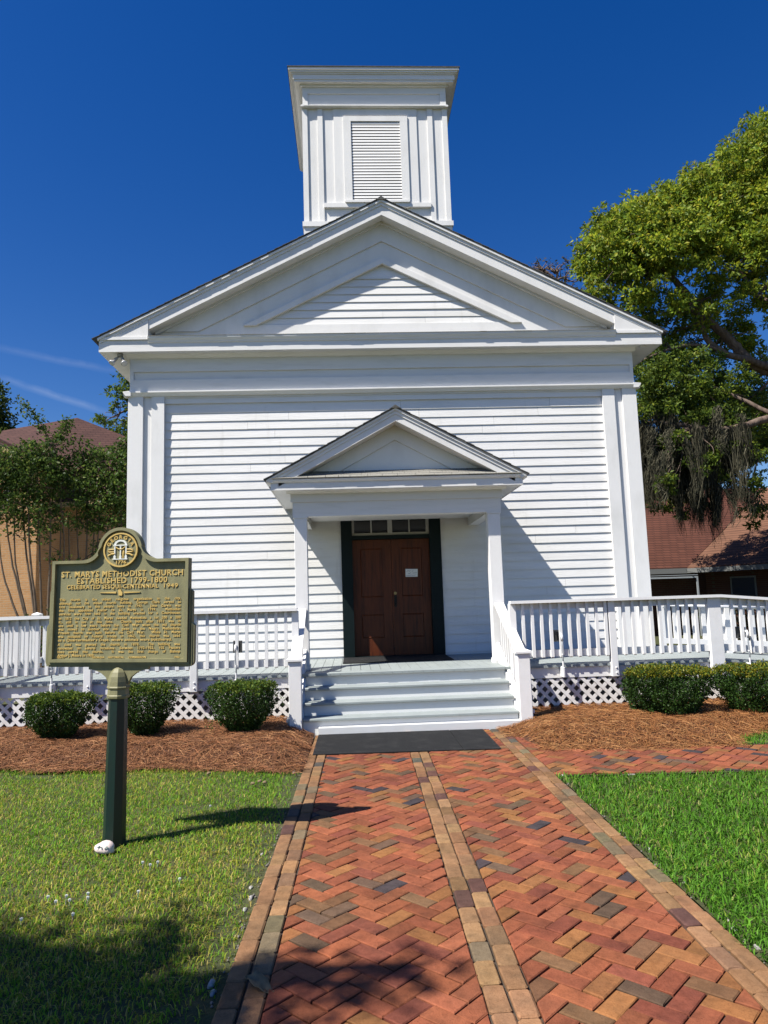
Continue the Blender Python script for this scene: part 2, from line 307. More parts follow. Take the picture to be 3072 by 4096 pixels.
# corner pilasters
for sgn in (-1, 1):
    b = MB()
    b.box(min(4.455*sgn, 4.205*sgn), max(4.455*sgn, 4.205*sgn), -0.075, 0.10, 0.2, 5.25)
    b.box(min(4.21*sgn, 4.055*sgn), max(4.21*sgn, 4.055*sgn), -0.035, 0.02, 0.2, 5.252)
    b.box(min(4.06*sgn, 3.845*sgn), max(4.06*sgn, 3.845*sgn), -0.072, 0.02, 0.2, 5.254)
    b.box(min(4.475*sgn, 4.44*sgn), max(4.475*sgn, 4.44*sgn), -0.02, 0.34, 0.2, 5.256)
    b.build('corner_pilaster', M['trim'], ch)
# frieze
b = MB()
b.box(-3.846, 3.846, -0.052, 0.02, 5.205, 5.25)
b.box(-3.846, 3.846, -0.036, 0.02, 5.111, 5.207)
b.prism([(0.02, 5.235), (-0.085, 5.235), (-0.105, 5.262), (-0.135, 5.29), (-0.135, 5.315), (0.02, 5.328)], 'x', -4.53, 4.53)
for sgn in (-1, 1):   # moulding returns along the sides
    b.prism([(4.40*sgn, 5.236), (4.485*sgn, 5.236), (4.505*sgn, 5.262), (4.529*sgn, 5.29), (4.529*sgn, 5.314), (4.40*sgn, 5.327)], 'y', -0.134, 18)
b.box(-4.43, 4.43, -0.082, 0.02, 5.322, 5.528)
b.box(-4.37, 4.37, -0.055, 0.02, 5.525, 5.675)
b.box(-4.43, -4.368, -0.0821, 0.02, 5.527, 5.676); b.box(4.368, 4.43, -0.0821, 0.02, 5.527, 5.676)
b.box(-4.432, 4.432, -0.084, 0.02, 5.672, 5.95)
for sgn in (-1, 1): b.box(min(4.40*sgn, 4.434*sgn), max(4.40*sgn, 4.434*sgn), 0.021, 18, 5.33, 5.95)
b.build('frieze', M['trimh'], ch)
# main cornice: soffit, bed moulding, fascia, crown
GY = -0.32
b = MB()
b.prism([(0.0, 5.905), (-0.115, 5.905), (-0.135, 5.93), (-0.175, 5.962), (0.0, 5.962)], 'x', -4.475, 4.475)
b.box(-4.87, 4.87, GY+0.012, 18.1, 5.962, 6.07)
b.build('soffit', M['trimh'], ch)
b = MB()
b.box(-4.885, 4.885, GY, GY+0.025, 5.955, 6.105)
for sgn in (-1, 1): b.box(min(4.885*sgn, 4.862*sgn), max(4.885*sgn, 4.862*sgn), GY+0.0251, 18.1, 5.956, 6.105)
b.prism([(GY, 6.098), (GY-0.018, 6.108), (GY-0.022, 6.13), (GY-0.05, 6.175), (GY-0.055, 6.205), (GY+0.3, 6.235), (GY+0.3, 6.10)], 'x', -4.06, 4.06)
b.build('cornice', M['trimh'], ch)
# flashing strip of shingles along the top of the horizontal cornice
b = MB(); x = -4.05
while x < 4.05:
    wd = random.uniform(0.12, 0.32); x1 = min(x+wd, 4.055); p = random.choice([0, 0, 0, 0, 0.003, 0.006, -0.003])
    b.hexa([(x, GY-0.062-p, 6.206), (x1-0.003, GY-0.062-p, 6.206), (x1-0.003, -0.03, 6.245), (x, -0.03, 6.245), (x, GY-0.062-p, 6.213), (x1-0.003, GY-0.062-p, 6.213), (x1-0.003, -0.03, 6.252), (x, -0.03, 6.252)]); x = x1
b.build('cornice_flashing', M['shingle_light'], ch)
SL = 0.5089; AP = 8.70
def roofz(x): return AP - SL*abs(x)
# end returns (solid white blocks under the eave tips)
b = MB()
for sgn in (-1, 1):
    b.prism([(4.06*sgn, 6.205), (4.86*sgn, 6.205), (4.06*sgn, roofz(4.06)-0.122)], 'y', GY-0.012, 0.0)
    b.prism([(4.05*sgn, 6.158), (4.895*sgn, 6.158), (4.90*sgn, 6.19), (4.865*sgn, 6.207), (4.05*sgn, 6.207)], 'y', GY-0.03, 0.0)
    b.box(min(4.885*sgn, 4.04*sgn), max(4.885*sgn, 4.04*sgn), GY-0.002, 0.0, 6.1052, 6.159)
    b.build('cornice_return', M['trim'], ch); b = MB()
# raking cornice
def rake(mb, zt, zb, y0, y1, xl=4.93, xr=None, ap_only=False, x0=0.0):
    """band following the gable: vertical offsets zt/zb below the roof line, on both slopes"""
    for sgn in (-1, 1):
        xe = xl*sgn
        mb.prism([(x0*sgn, roofz(x0)-zt), (xe, roofz(xl)-zt), (xe, roofz(xl)-zb), (x0*sgn, roofz(x0)-zb)], 'y', y0, y1)
b = MB(); rake(b, 0.115, 0.292, GY, GY+0.025, 4.09); b.build('rake_fascia', M['trim'], ch)
b = MB(); rake(b, 0.055, 0.118, GY-0.018, GY+0.02, 4.86); rake(b, 0.02, 0.06, GY-0.045, GY+0.02, 4.90); b.build('rake_crown', M['trim'], ch)
b = MB(); rake(b, 0.262, 0.2915, GY+0.024, 0.0, 4.06); rake(b, 0.29, 0.335, -0.11, 0.0, 4.0); b.build('rake_soffit', M['trim'], ch)
# roof with shingle courses showing along the rake
b = MB()
for sgn in (-1, 1):
    b.prism([(0, AP), (4.96*sgn, roofz(4.96)), (4.96*sgn, roofz(4.96)-0.022), (0, AP-0.022)], 'y', GY-0.05, 18.15)
    L = 4.96; k = 0; x = 4.99
    while x > 0.02:
        x2 = max(x-0.135, 0); p = random.uniform(-0.004, 0.006)
        b.hexa([(x*sgn, GY-0.058-p, roofz(x)+0.004), (x2*sgn, GY-0.058-p, roofz(x2)), (x2*sgn, 1.2 if x > 1.6 else 0.6, roofz(x2)), (x*sgn, 1.2 if x > 1.6 else 0.6, roofz(x)+0.004), (x*sgn, GY-0.058-p, roofz(x)+0.016), (x2*sgn, GY-0.058-p, roofz(x2)+0.006), (x2*sgn, 1.2 if x > 1.6 else 0.6, roofz(x2)+0.006), (x*sgn, 1.2 if x > 1.6 else 0.6, roofz(x)+0.016)]); x = x2
b.prism([(-0.10, roofz(0.10)+0.012), (0, AP+0.03), (0.10, roofz(0.10)+0.012)], 'y', GY-0.065, 18.1)
b.build('roof', M['shingle'], ch)
# pediment
b = MB()
tri = lambda ap, sl, zb: [(-(ap-zb)/sl, zb), ((ap-zb)/sl, zb), (0, ap)]
b.prism(tri(8.40, SL, 6.21), 'y', -0.001, 0.6); pw = b.build('pediment', M['trim'], ch)
def chevron(mb, ap_o, ap_i, sl, zb, y0, y1):
    for sgn in (-1, 1):
        mb.prism([(0, ap_o), (sgn*(ap_o-zb)/sl, zb), (sgn*(ap_i-zb)/sl, zb), (0, ap_i)], 'y', y0, y1)
b = MB(); chevron(b, 8.40, 8.052, 0.505, 6.40, -0.062, 0.0); chevron(b, 8.06, 7.70, 0.503, 6.40, -0.034, 0.0); b.box(-4.0, 4.0, -0.035, 0, 6.23, 6.405)
b.box(-3.03, 3.03, -0.0345, 0, 6.403, 6.51); b.build('pediment_board', M['trim'], pw)
b = MB(); chevron(b, 7.725, 7.62, 0.4985, 6.49, -0.078, 0.0); b.build('pediment_moulding', M['trim'], pw)
b = MB(); gz = [6.495+0.1425*k for k in range(9)]
clap(b, lambda z: -max(0.02, (7.64-z)/0.4985), lambda z: max(0.02, (7.64-z)/0.4985), [z for z in gz if z < 7.64], y0=-0.006); b.build('pediment_clapboards', M['siding'], pw)
# -- bell tower
TY = 0.75
b = MB(); b.box(-1.405, 1.405, TY+0.012, TY+2.85, 7.0, 11.75); tw = b.build('bell_tower', M['trim'], ch)
b = MB()
for sgn in (-1, 1):
    def sb(xa, xb, d, z0, z1): b.box(min(xa*sgn, xb*sgn), max(xa*sgn, xb*sgn), TY-d, TY+0.02, z0, z1)
    sb(1.425, 1.325, 0.013, 8.86, 11.235); sb(1.13, 1.03, 0.013, 8.86, 11.236); sb(0.815, 0.625, 0.009, 9.236, 11.09)
    b.box(min(1.426*sgn, 1.40*sgn), max(1.426*sgn, 1.40*sgn), TY+0.0205, TY+2.85, 8.0, 11.24)
b.box(-0.826, 0.826, TY-0.0095, TY+0.02, 11.088, 11.237)
b.build('tower_battens', M['trim'], tw)
b = MB(); b.box(-1.035, 1.035, TY-0.045, TY+0.02, 9.155, 9.238); b.box(-0.62, 0.62, TY-0.075, TY+0.02, 9.2395, 9.283); b.build('louver_sill', M['trim'], tw)
b = MB(); b.box(-0.63, -0.482, TY-0.030, TY+0.02, 9.283, 10.96); b.box(0.482, 0.63, TY-0.030, TY+0.02, 9.283, 10.96); b.box(-0.632, 0.632, TY-0.0305, TY+0.02, 10.955, 11.06); b.build('louver_casing', M['trim'], tw)
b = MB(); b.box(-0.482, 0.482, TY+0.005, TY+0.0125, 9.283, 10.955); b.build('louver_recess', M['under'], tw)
b = MB()
for k in range(27):
    z = 9.292 + 0.0616*k; j = random.uniform(-0.003, 0.003)
    b.hexa([(-0.481, TY-0.016, z+j), (0.481, TY-0.016, z), (0.481, TY+0.004, z+0.018), (-0.481, TY+0.004, z+0.018+j), (-0.481, TY-0.010, z+0.044+j), (0.481, TY-0.010, z+0.044), (0.481, TY+0.004, z+0.058), (-0.481, TY+0.004, z+0.058+j)])
lv = b.build('louver', M['trimh'], tw)
b = MB(); b.box(-1.452, 1.452, TY-0.05, TY+2.9, 8.765, 8.862); b.box(-1.43, 1.43, TY-0.02, TY+2.88, 7.2, 8.766); b.build('tower_base_board', M['trim'], tw)
b = MB(); b.prism([(TY+0.02, 11.235), (TY-0.055, 11.232), (TY-0.075, 11.25), (TY-0.075, 11.262), (TY+0.02, 11.285)], 'x', -1.45, 1.45)
for sgn in (-1, 1): b.prism([(1.39*sgn, 11.236), (1.44*sgn, 11.233), (1.449*sgn, 11.25), (1.449*sgn, 11.263), (1.39*sgn, 11.284)], 'y', TY-0.0745, TY+2.9)
b.build('tower_belt_moulding', M['trim'], tw)
b = MB(); b.box(-1.412, 1.412, TY-0.038, TY+0.02, 11.53, 11.75); b.box(-1.412, -1.31, TY-0.0381, TY+0.02, 11.27, 11.531); b.box(1.295, 1.412, TY-0.0381, TY+0.02, 11.27, 11.531); b.box(-1.311, 1.296, TY-0.020, TY+0.02, 11.27, 11.532)
for sgn in (-1, 1): b.box(min(1.40*sgn, 1.4125*sgn), max(1.40*sgn, 1.4125*sgn), TY+0.021, TY+2.86, 11.27, 11.75)
b.build('tower_frieze', M['trimh'], tw)
b = MB()
def frame(x, y0, z0, z1): b.box(-x, x, y0, TY+2.86+(TY-y0), z0, z1)
frame(1.455, TY-0.075, 11.665, 11.702); frame(1.56, TY-0.15, 11.70, 11.745); frame(1.585, TY-0.165, 11.741, 11.842); frame(1.605, TY-0.182, 11.8415, 11.87); frame(1.635, TY-0.205, 11.869, 11.905); frame(1.669, TY-0.225, 11.904, 11.952)
b.build('tower_cornice', M['trimh'], tw)
b = MB(); a = 1.685; y0, y1 = TY-0.24, TY+3.1
b.loft([[(-a, y0, 11.952), (a, y0, 11.952), (a, y1, 11.952), (-a, y1, 11.952)], [(-a, y0, 11.97), (a, y0, 11.97), (a, y1, 11.97), (-a, y1, 11.97)], [(-0.1, 2.1, 12.25), (0.1, 2.1, 12.25), (0.1, 2.2, 12.25), (-0.1, 2.2, 12.25)]]); b.build('tower_roof', M['shingle'], tw)
# -- porch
PY = -2.15
po = MB(); po.box(-1.525, 1.525, -1.912, -1.732, 2.857, 3.07); po.box(-1.55, 1.55, -1.937, -1.71, 3.065, 3.185)
for sgn in (-1, 1):
    po.box(min(1.525*sgn, 1.345*sgn), max(1.525*sgn, 1.345*sgn), -1.7315, -0.03, 2.858, 3.07); po.box(min(1.55*sgn, 1.32*sgn), max(1.55*sgn, 1.32*sgn), -1.7095, -0.03, 3.0655, 3.184)
porch = po.build('porch', M['trimh'], ch)
b = MB(); b.box(-1.34, 1.34, -1.731, -0.03, 2.99, 3.02); b.build('porch_ceiling', M['trim'], porch)
for sgn in (-1, 1):
    b = MB(); xa, xb = sorted((1.506*sgn, 1.322*sgn))
    b.box(xa, xb, -1.905, -1.725, 0.675, 2.858, 0.006); b.box(xa-0.012, xb+0.012, -1.917, -1.713, 0.675, 0.74); b.box(xa-0.012, xb+0.012, -1.9185, -1.7145, 2.835, 2.8565)
    b.build('porch_post', M['trim'], porch)
b = MB(); b.prism([(-1.70, 3.184), (-1.96, 3.184), (-1.975, 3.2), (-2.01, 3.222), (-1.70, 3.222)], 'x', -1.607, 1.607)
b.box(-1.80, 1.80, PY+0.012, -0.03, 3.2185, 3.25); b.box(-1.813, 1.813, PY, PY+0.02, 3.214, 3.32)
for sgn in (-1, 1): b.box(min(1.813*sgn, 1.793*sgn), max(1.813*sgn, 1.793*sgn), PY+0.0201, -0.03, 3.2145, 3.32)
b.prism([(PY+0.02, 3.315), (PY-0.012, 3.318), (PY-0.03, 3.345), (PY-0.034, 3.364), (PY+0.3, 3.372), (PY+0.3, 3.315)], 'x', -1.875, 1.875)
for sgn in (-1, 1): b.prism([(1.78*sgn, 3.3195), (1.815*sgn, 3.3195), (1.845*sgn, 3.345), (1.872*sgn, 3.3715), (1.78*sgn, 3.41)], 'y', PY-0.030, -0.03)
b.build('porch_cornice', M['trimh'], porch)
PS = 0.5455; PAZ = 4.397
def pz(x): return PAZ - PS*abs(x)
def prake(mb, zt, zb, y0, y1, xl):
    for sgn in (-1, 1): mb.prism([(0, pz(0)-zt), (xl*sgn, pz(xl)-zt), (xl*sgn, pz(xl)-zb), (0, pz(0)-zb)], 'y', y0, y1)
b = MB(); prake(b, 0.10, 0.205, PY, PY+0.02, 1.70); prake(b, 0.185, 0.2048, PY+0.0195, -1.85, 1.66); b.build('porch_rake_fascia', M['trim'], porch)
b = MB(); prake(b, 0.045, 0.102, PY-0.014, PY+0.02, 1.80); prake(b, 0.018, 0.05, PY-0.034, PY+0.02, 1.86); b.build('porch_rake_crown', M['trim'], porch)
b = MB(); b.prism([(-1.62, 3.30), (1.62, 3.30), (0, 4.18)], 'y', -1.85, -1.83); pt = b.build('porch_tympanum', M['trim'], porch)
b = MB()
for sgn in (-1, 1): b.prism([(0, 4.19), (1.63*sgn, 3.30), (1.22*sgn, 3.30), (0, 3.975)], 'y', -1.875, -1.849)
b.build('tympanum_board', M['trim'], porch)
b = MB()
for row in range(3):
    x = -1.80 + 0.05*row
    f = row/3.; f2 = (row+1.35)/3.
    while x < 1.80:
        wd = random.uniform(0.14, 0.30); x1 = min(x+wd, 1.80); j = random.uniform(-0.005, 0.005)
        ya, yb = PY-0.05+f*0.30+j, PY-0.05+f2*0.30; za, zb = 3.374+f*0.13+0.004*row, 3.374+f2*0.13
        b.hexa([(x, ya, za), (x1-0.006, ya, za), (x1-0.006, yb, zb), (x, yb, zb), (x, ya, za+0.009), (x1-0.006, ya, za+0.009), (x1-0.006, yb, zb+0.006), (x, yb, zb+0.006)]); x = x1
b.build('porch_ledge_shingles', M['shingle_light'], porch)
b = MB()
for sgn in (-1, 1):
    b.prism([(0, PAZ), (1.89*sgn, pz(1.89)), (1.89*sgn, pz(1.89)-0.02), (0, PAZ-0.02)], 'y', PY-0.045, -0.03)
    x = 1.905
    while x > 0.01:
        x2 = max(x-0.13, 0); p = random.uniform(-0.004, 0.005)
        b.hexa([(x*sgn, PY-0.052-p, pz(x)+0.003), (x2*sgn, PY-0.052-p, pz(x2)), (x2*sgn, -0.03, pz(x2)), (x*sgn, -0.03, pz(x)+0.003), (x*sgn, PY-0.052-p, pz(x)+0.015), (x2*sgn, PY-0.052-p, pz(x2)+0.006), (x2*sgn, -0.03, pz(x2)+0.006), (x*sgn, -0.03, pz(x)+0.015)]); x = x2
b.prism([(-0.07, pz(0.07)+0.012), (0, PAZ+0.022), (0.07, pz(0.07)+0.012)], 'y', PY-0.058, -0.03)
b.build('porch_roof', M['shingle'], porch)
# -- doorway
DZ = 0.675
b = MB(); b.box(-0.857, -0.668, -0.05, 0.14, DZ, 3.075); b.box(0.662, 0.857, -0.05, 0.14, DZ, 3.075); b.box(-0.8575, 0.8575, -0.052, 0.14, 3.05, 3.118); b.box(-0.669, 0.663, -0.02, 0.14, 2.665, 2.73); b.box(-0.669, 0.663, -0.045, 0.14, DZ, 0.69)
dfr = b.build('door_frame', M['green_trim'], ch)
b = MB(); b.box(-0.669, 0.663, 0.02, 0.05, 2.73, 2.775); b.box(-0.669, 0.663, 0.02, 0.05, 3.0, 3.05)
for xa, xb in ((-0.669, -0.63), (-0.052, 0.026), (0.61, 0.663)): b.box(xa, xb, 0.0202, 0.05, 2.7752, 3.0)
for xa, xb in ((-0.346, -0.325), (0.312, 0.333)): b.box(xa, xb, 0.03, 0.05, 2.7753, 2.9998)
tr = b.build('transom_window', M['grey_frame'], ch)
for xa, xb in ((-0.63, -0.346), (-0.325, -0.052), (0.026, 0.312), (0.333, 0.61)):
    b = MB(); b.box(xa, xb, 0.041, 0.0485, 2.7754, 2.9997); b.build('pane', M['glass'], tr)
def door(x0, x1, px0, px1):
    b = MB(); y0, y1 = 0.085, 0.13
    b.box(x0, px0, y0, y1, 0.692, 2.662); b.box(px1, x1, y0, y1, 0.692, 2.662)
    for za, zb in ((0.692, 0.985), (1.385, 1.675), (2.51, 2.662)): b.box(px0, px1, y0+0.0003, y1, za, zb)
    d = b.build('door', M['wood'], ch)
    for za, zb in ((0.985, 1.385), (1.675, 2.51)):
        b = MB()
        for i, (ins, dy) in enumerate(((0.0, 0.012), (0.022, 0.022), (0.05, 0.010))): pass
        def ring(ins, y): return [(px0+ins, y, za+ins), (px1-ins, y, za+ins), (px1-ins, y, zb-ins), (px0+ins, y, zb-ins)]
        b.loft([ring(0, y0+0.002), ring(0.012, y0-0.006), ring(0.024, y0+0.004), ring(0.03, y0+0.024), ring(0.06, y0+0.012), ring(0.062, y0+0.012)])
        b.build('door_panel', M['wood'], d)
    return d
d1 = door(-0.668, -0.004, -0.535, -0.155); d2 = door(0.002, 0.662, 0.155, 0.525)
b = MB(); b.box(0.028, 0.070, 0.075, 0.0855, 1.50, 1.70); b.tube([(0.05, 0.08, 1.675), (0.05, 0.035, 1.665), (0.05, 0.03, 1.60), (0.05, 0.04, 1.54), (0.05, 0.08, 1.525)], 0.009, 8); b.build('door_handle', M['black_metal'], d2)
b = MB(); b.tube([(0.05, 0.086, 1.735), (0.05, 0.066, 1.735)], 0.026, 14); b.tube([(0.05, 0.0665, 1.735), (0.05, 0.062, 1.735)], 0.012, 12); b.build('deadbolt', M['brass'], d2)
# ================================================================== DECK, RAMP AND RAILINGS
dk = thing('entrance_deck', 'raised grey deck with white railings, lattice skirt and ramp across the church front', 'deck', (0, -2.5, 0))
RX = 4.33; RSL = 0.092                                   # the ramp falls to the right from here
def dz(x): return -RSL*max(0.0, x-RX)
b = MB(); x = -5.84
while x < 6.6:
    wd = 0.138; y1 = 0.0 if -4.5 < x < 4.45 else 1.2
    z0, z1 = dz(x), dz(x+wd-0.006); fr = -2.548 - random.uniform(0, 0.006); lo = -0.03
    b.hexa([(x, fr, 0.645+z0), (x+wd-0.006, fr, 0.645+z1), (x+wd-0.006, y1, 0.645+z1), (x, y1, 0.645+z0), (x, fr, 0.675+z0), (x+wd-0.006, fr, 0.675+z1), (x+wd-0.006, y1, 0.675+z1), (x, y1, 0.675+z0)]); x += wd
b.build('deck_boards', M['deck'], dk)
b = MB(); b.box(-5.84, -1.40, -2.522, -2.48, 0.505, 0.6445); b.box(-5.84, -5.80, -2.4799, 1.2, 0.505, 0.6445); b.build('rim_board', M['rail'], dk); b = MB(); b.box(1.40, RX, -2.522, -2.48, 0.505, 0.6445)
b.hexa([(RX, -2.522, 0.505), (6.6, -2.522, 0.505+dz(6.6)), (6.6, -2.48, 0.505+dz(6.6)), (RX, -2.48, 0.505), (RX, -2.522, 0.6445), (6.6, -2.522, 0.6445+dz(6.6)), (6.6, -2.48, 0.6445+dz(6.6)), (RX, -2.48, 0.6445)])
b.build('rim_board', M['rail'], dk)
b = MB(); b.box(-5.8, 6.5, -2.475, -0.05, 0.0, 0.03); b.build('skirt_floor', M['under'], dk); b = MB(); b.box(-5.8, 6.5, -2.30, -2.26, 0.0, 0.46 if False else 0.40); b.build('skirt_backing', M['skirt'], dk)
def lattice(x0, x1, z0, z1f, y):
    mb = MB(); p = 0.1435; hw = 0.031; H = 0.55
    for layer, sg in ((0, 1), (1, -1)):
        k = math.floor((x0-H)/p)
        while k*p < x1+H:
            xc = k*p
            # strip centre: x = xc + sg*(z)  ; clip to the panel
            za, zb = z0, z1f
            pts = []
            for (xx, zz) in ((xc+sg*za-hw, za), (xc+sg*za+hw, za), (xc+sg*zb+hw, zb), (xc+sg*zb-hw, zb)): pts.append((xx, zz))
            poly = clip_poly(pts, [(1, 0, -x0), (-1, 0, x1)])
            if len(poly) >= 3: mb.prism(poly, 'y', y-0.007*layer, y+0.006-0.007*layer)
            k += 1
    return mb
def clip_poly(P, planes):
    """keep the side a*x+b*y+c >= 0 of each line"""
    for a, bb, cc in planes:
        Q = []; n = len(P)
        for i in range(n):
            p, q = P[i], P[(i+1) % n]; dp, dq = a*p[0]+bb*p[1]+cc, a*q[0]+bb*q[1]+cc
            if dp >= 0: Q.append(p)
            if (dp >= 0) != (dq >= 0):
                t = dp/(dp-dq); Q.append((p[0]+(q[0]-p[0])*t, p[1]+(q[1]-p[1])*t))
        P = Q
        if len(P) < 3: return []
    return P
lattice(-5.8, -1.38, 0.0, 0.502, -2.508).build('lattice_panel', M['lattice'], dk)
lattice(1.38, 4.6, 0.0, 0.502, -2.508).build('lattice_panel', M['lattice'], dk)
lattice(4.61, 6.4, 0.0, 0.40, -2.508).build('lattice_panel', M['lattice'], dk)
def post(x0, x1, y0, y1, z0, z1, bolts=True, cap=False):
    mb = MB(); mb.box(x0, x1, y0, y1, z0, z1, 0.004); p = mb.build('railing_post', M['rail'], dk)
    if bolts:
        n = 1 if x1-x0 < 0.12 else 2
        for i in range(n):
            xc = x0 + (x1-x0)*(i+0.5)/n + 0.012
            for z in (z0+0.045, z0+0.115): q = MB(); q.tube([(xc, y0, z), (xc, y0-0.006, z), (xc, y0-0.011, z)], [0.013, 0.012, 0.006], 10); q.build('post_bolt', M['plastic_white'], p)
    if cap:
        q = MB(); a = 0.018; xm, ym = (x0+x1)/2, (y0+y1)/2
        q.loft([[(x0-a, y0-a, z1), (x1+a, y0-a, z1), (x1+a, y1+a, z1), (x0-a, y1+a, z1)], [(x0-a, y0-a, z1+0.018), (x1+a, y0-a, z1+0.018), (x1+a, y1+a, z1+0.018), (x0-a, y1+a, z1+0.018)], [(xm-0.005, ym-0.005, z1+0.045), (xm+0.005, ym-0.005, z1+0.045), (xm+0.005, ym+0.005, z1+0.045), (xm-0.005, ym+0.005, z1+0.045)]])
        q.build('post_cap', M['rail'], p)
    return p
YF = -2.612
for x in (-1.46, -2.795, -4.16, -5.36): post(x-0.046, x+0.046, YF, YF+0.09, 0.508, 1.512)
for x in (1.46, 2.815): post(x-0.046, x+0.046, YF, YF+0.09, 0.508, 1.512)
post(4.15, 4.33, YF-0.004, YF+0.086, 0.45, 1.511)
post(5.70, 5.79, YF, YF+0.09, 0.508+dz(5.74), 1.512+dz(5.74))
def rail(x0, x1, name, y0, y1, za, zb, m='rail'):
    mb = MB(); segs = [(x0, x1)] if x1 <= RX or x0 >= RX else [(x0, RX), (RX, x1)]
    for a, c_ in segs: mb.hexa([(a, y0, za+dz(a)), (c_, y0, za+dz(c_)), (c_, y1, za+dz(c_)), (a, y1, za+dz(a)), (a, y0, zb+dz(a)), (c_, y0, zb+dz(c_)), (c_, y1, zb+dz(c_)), (a, y1, zb+dz(a))])
    return mb.build(name, M[m], dk)
for xa, xb in ((-5.95, -1.43), (1.43, 6.5)):
    rail(xa, xb, 'handrail', YF-0.052, YF+0.10, 1.5125, 1.550)
    rail(xa, xb, 'upper_rail', YF+0.0425, YF+0.0795, 1.425, 1.5120)
    rail(xa, xb, 'lower_rail', YF+0.0425, YF+0.0795, 0.792, 0.882)
def baluster(x, y0, z0, z1, slant=True):
    mb = MB(); h = 0.0195; s = 0.014 if slant else 0
    mb.hexa([(x-h, y0, z0), (x+h, y0, z0), (x+h, y0+0.039, z0-s), (x-h, y0+0.039, z0-s), (x-h, y0, z1), (x+h, y0, z1), (x+h, y0+0.039, z1), (x-h, y0+0.039, z1)])
    return mb.build('baluster', M['rail'], dk)
proto = None; posts_x = (-1.46, -2.795, -4.16, -5.36, 1.46, 2.815, 4.24, 5.745)
def place_bal(x):
    global proto
    if min(abs(x-p) for p in posts_x) < (0.14 if abs(x-4.24) < 0.2 else 0.075): return
    if proto is None: proto = baluster(0.0, YF+0.003, 0.79, 1.5115); o = proto
    else: o = proto.copy(); COL.objects.link(o)
    o.location.x = x; o.location.z = dz(x)
for k in range(34): place_bal(-1.585-0.129*k)
for k in range(38): place_bal(1.60+0.1255*k)
# left end railing, running back beside the church
b = MB(); b.box(-5.80, -5.70, -2.5, -0.3, 1.5126, 1.549); b.build('handrail', M['rail'], dk)
b = MB(); b.box(-5.765, -5.73, -2.5, 1.2, 0.79, 0.88); b.build('lower_rail', M['rail'], dk); b = MB(); b.box(-5.7651, -5.7299, -2.5, 1.2, 1.42, 1.505); b.build('upper_rail', M['rail'], dk)
post(-5.795, -5.705, -0.45, -0.36, 0.5, 1.556, bolts=False, cap=True); post(-5.795, -5.705, 1.1, 1.19, 0.5, 1.54, bolts=False, cap=True)
b = MB(); y = -2.4
while y < 1.05:
    if not (-0.5 < y < -0.31): b.box(-5.729, -5.69, y, y+0.039, 0.74, 1.5)
    y += 0.128
structure(b.build('baluster_row', M['rail'], dk), 'stuff')
# railing on the far side of the ramp, beyond the church corner
b = MB()
for x0, x1, za, zb in ((4.48, 6.6, 1.47, 1.505), ): b.hexa([(x0, -0.36, za), (x1, -0.36, za-0.13), (x1, -0.22, za-0.13), (x0, -0.22, za), (x0, -0.36, zb), (x1, -0.36, zb-0.13), (x1, -0.22, zb-0.13), (x0, -0.22, zb)])
b.build('handrail', M['rail'], dk)
b = MB(); b.hexa([(4.47, -0.33, 0.76), (6.6, -0.33, 0.62), (6.6, -0.29, 0.62), (4.47, -0.29, 0.76), (4.47, -0.33, 0.85), (6.6, -0.33, 0.71), (6.6, -0.29, 0.71), (4.47, -0.29, 0.85)]); b.build('lower_rail', M['rail'], dk)
b = MB(); b.tube([(4.50, -0.43, 1.34), (4.50, -0.43, 1.385), (4.56, -0.43, 1.39), (6.6, -0.43, 1.275)], 0.021, 10); b.build('grab_rail', M['rail'], dk, smooth=True)
b = MB()
for k in range(14):
    x = 4.58+0.165*k; z = -0.062*(x-4.47); b.box(x-0.045, x+0.045, -0.289, -0.265, 0.80+z, 1.475+z)
structure(b.build('baluster_row', M['rail'], dk), 'stuff')
for x in (4.50, 5.62): post(x-0.045, x+0.045, -0.3295, -0.2395, 0.5, 1.468-0.062*(x-4.48), bolts=False)
# ================================================================== FRONT STEPS
stp = thing('front_steps', 'grey and white wooden front steps with white newel posts and sloping handrails', 'steps', (0, -3.0, 0))
def nosed(y_front, y_back, ztop, x=1.335, th=0.036):
    mb = MB(); mb.prism([(y_front+0.006, ztop-th), (y_front, ztop-th+0.008), (y_front, ztop-0.008), (y_front+0.007, ztop), (y_back, ztop), (y_back, ztop-th)], 'x', -x, x); return mb
nosed(-2.545, -2.30, 0.679, 1.40).build('tread', M['deck'], stp)
lv_ = [(-2.755, 0.517), (-2.985, 0.358), (-3.215, 0.200)]; prev_y = -2.51; top = 0.64
for yf, z in lv_:
    b = MB(); b.box(-1.335, 1.335, prev_y, prev_y+0.02, z, top); b.build('riser', M['riser'], stp)
    nosed(yf, prev_y+0.0199, z, 1.335 if z > 0.21 else 1.335).build('tread', M['deck'], stp); prev_y = yf+0.034; top = z-0.0362
b = MB(); b.box(-1.335, 1.335, prev_y, prev_y+0.02, -0.05, top); b.build('riser', M['riser'], stp)
b = MB(); b.box(-1.145, 1.344, -3.30, prev_y-0.0005, -0.03, 0.098); b.build('base_board', M['riser'], stp)
def hrail(y): return 0.957 + (y+3.05)*(1.537-0.957)/(3.05-1.905)
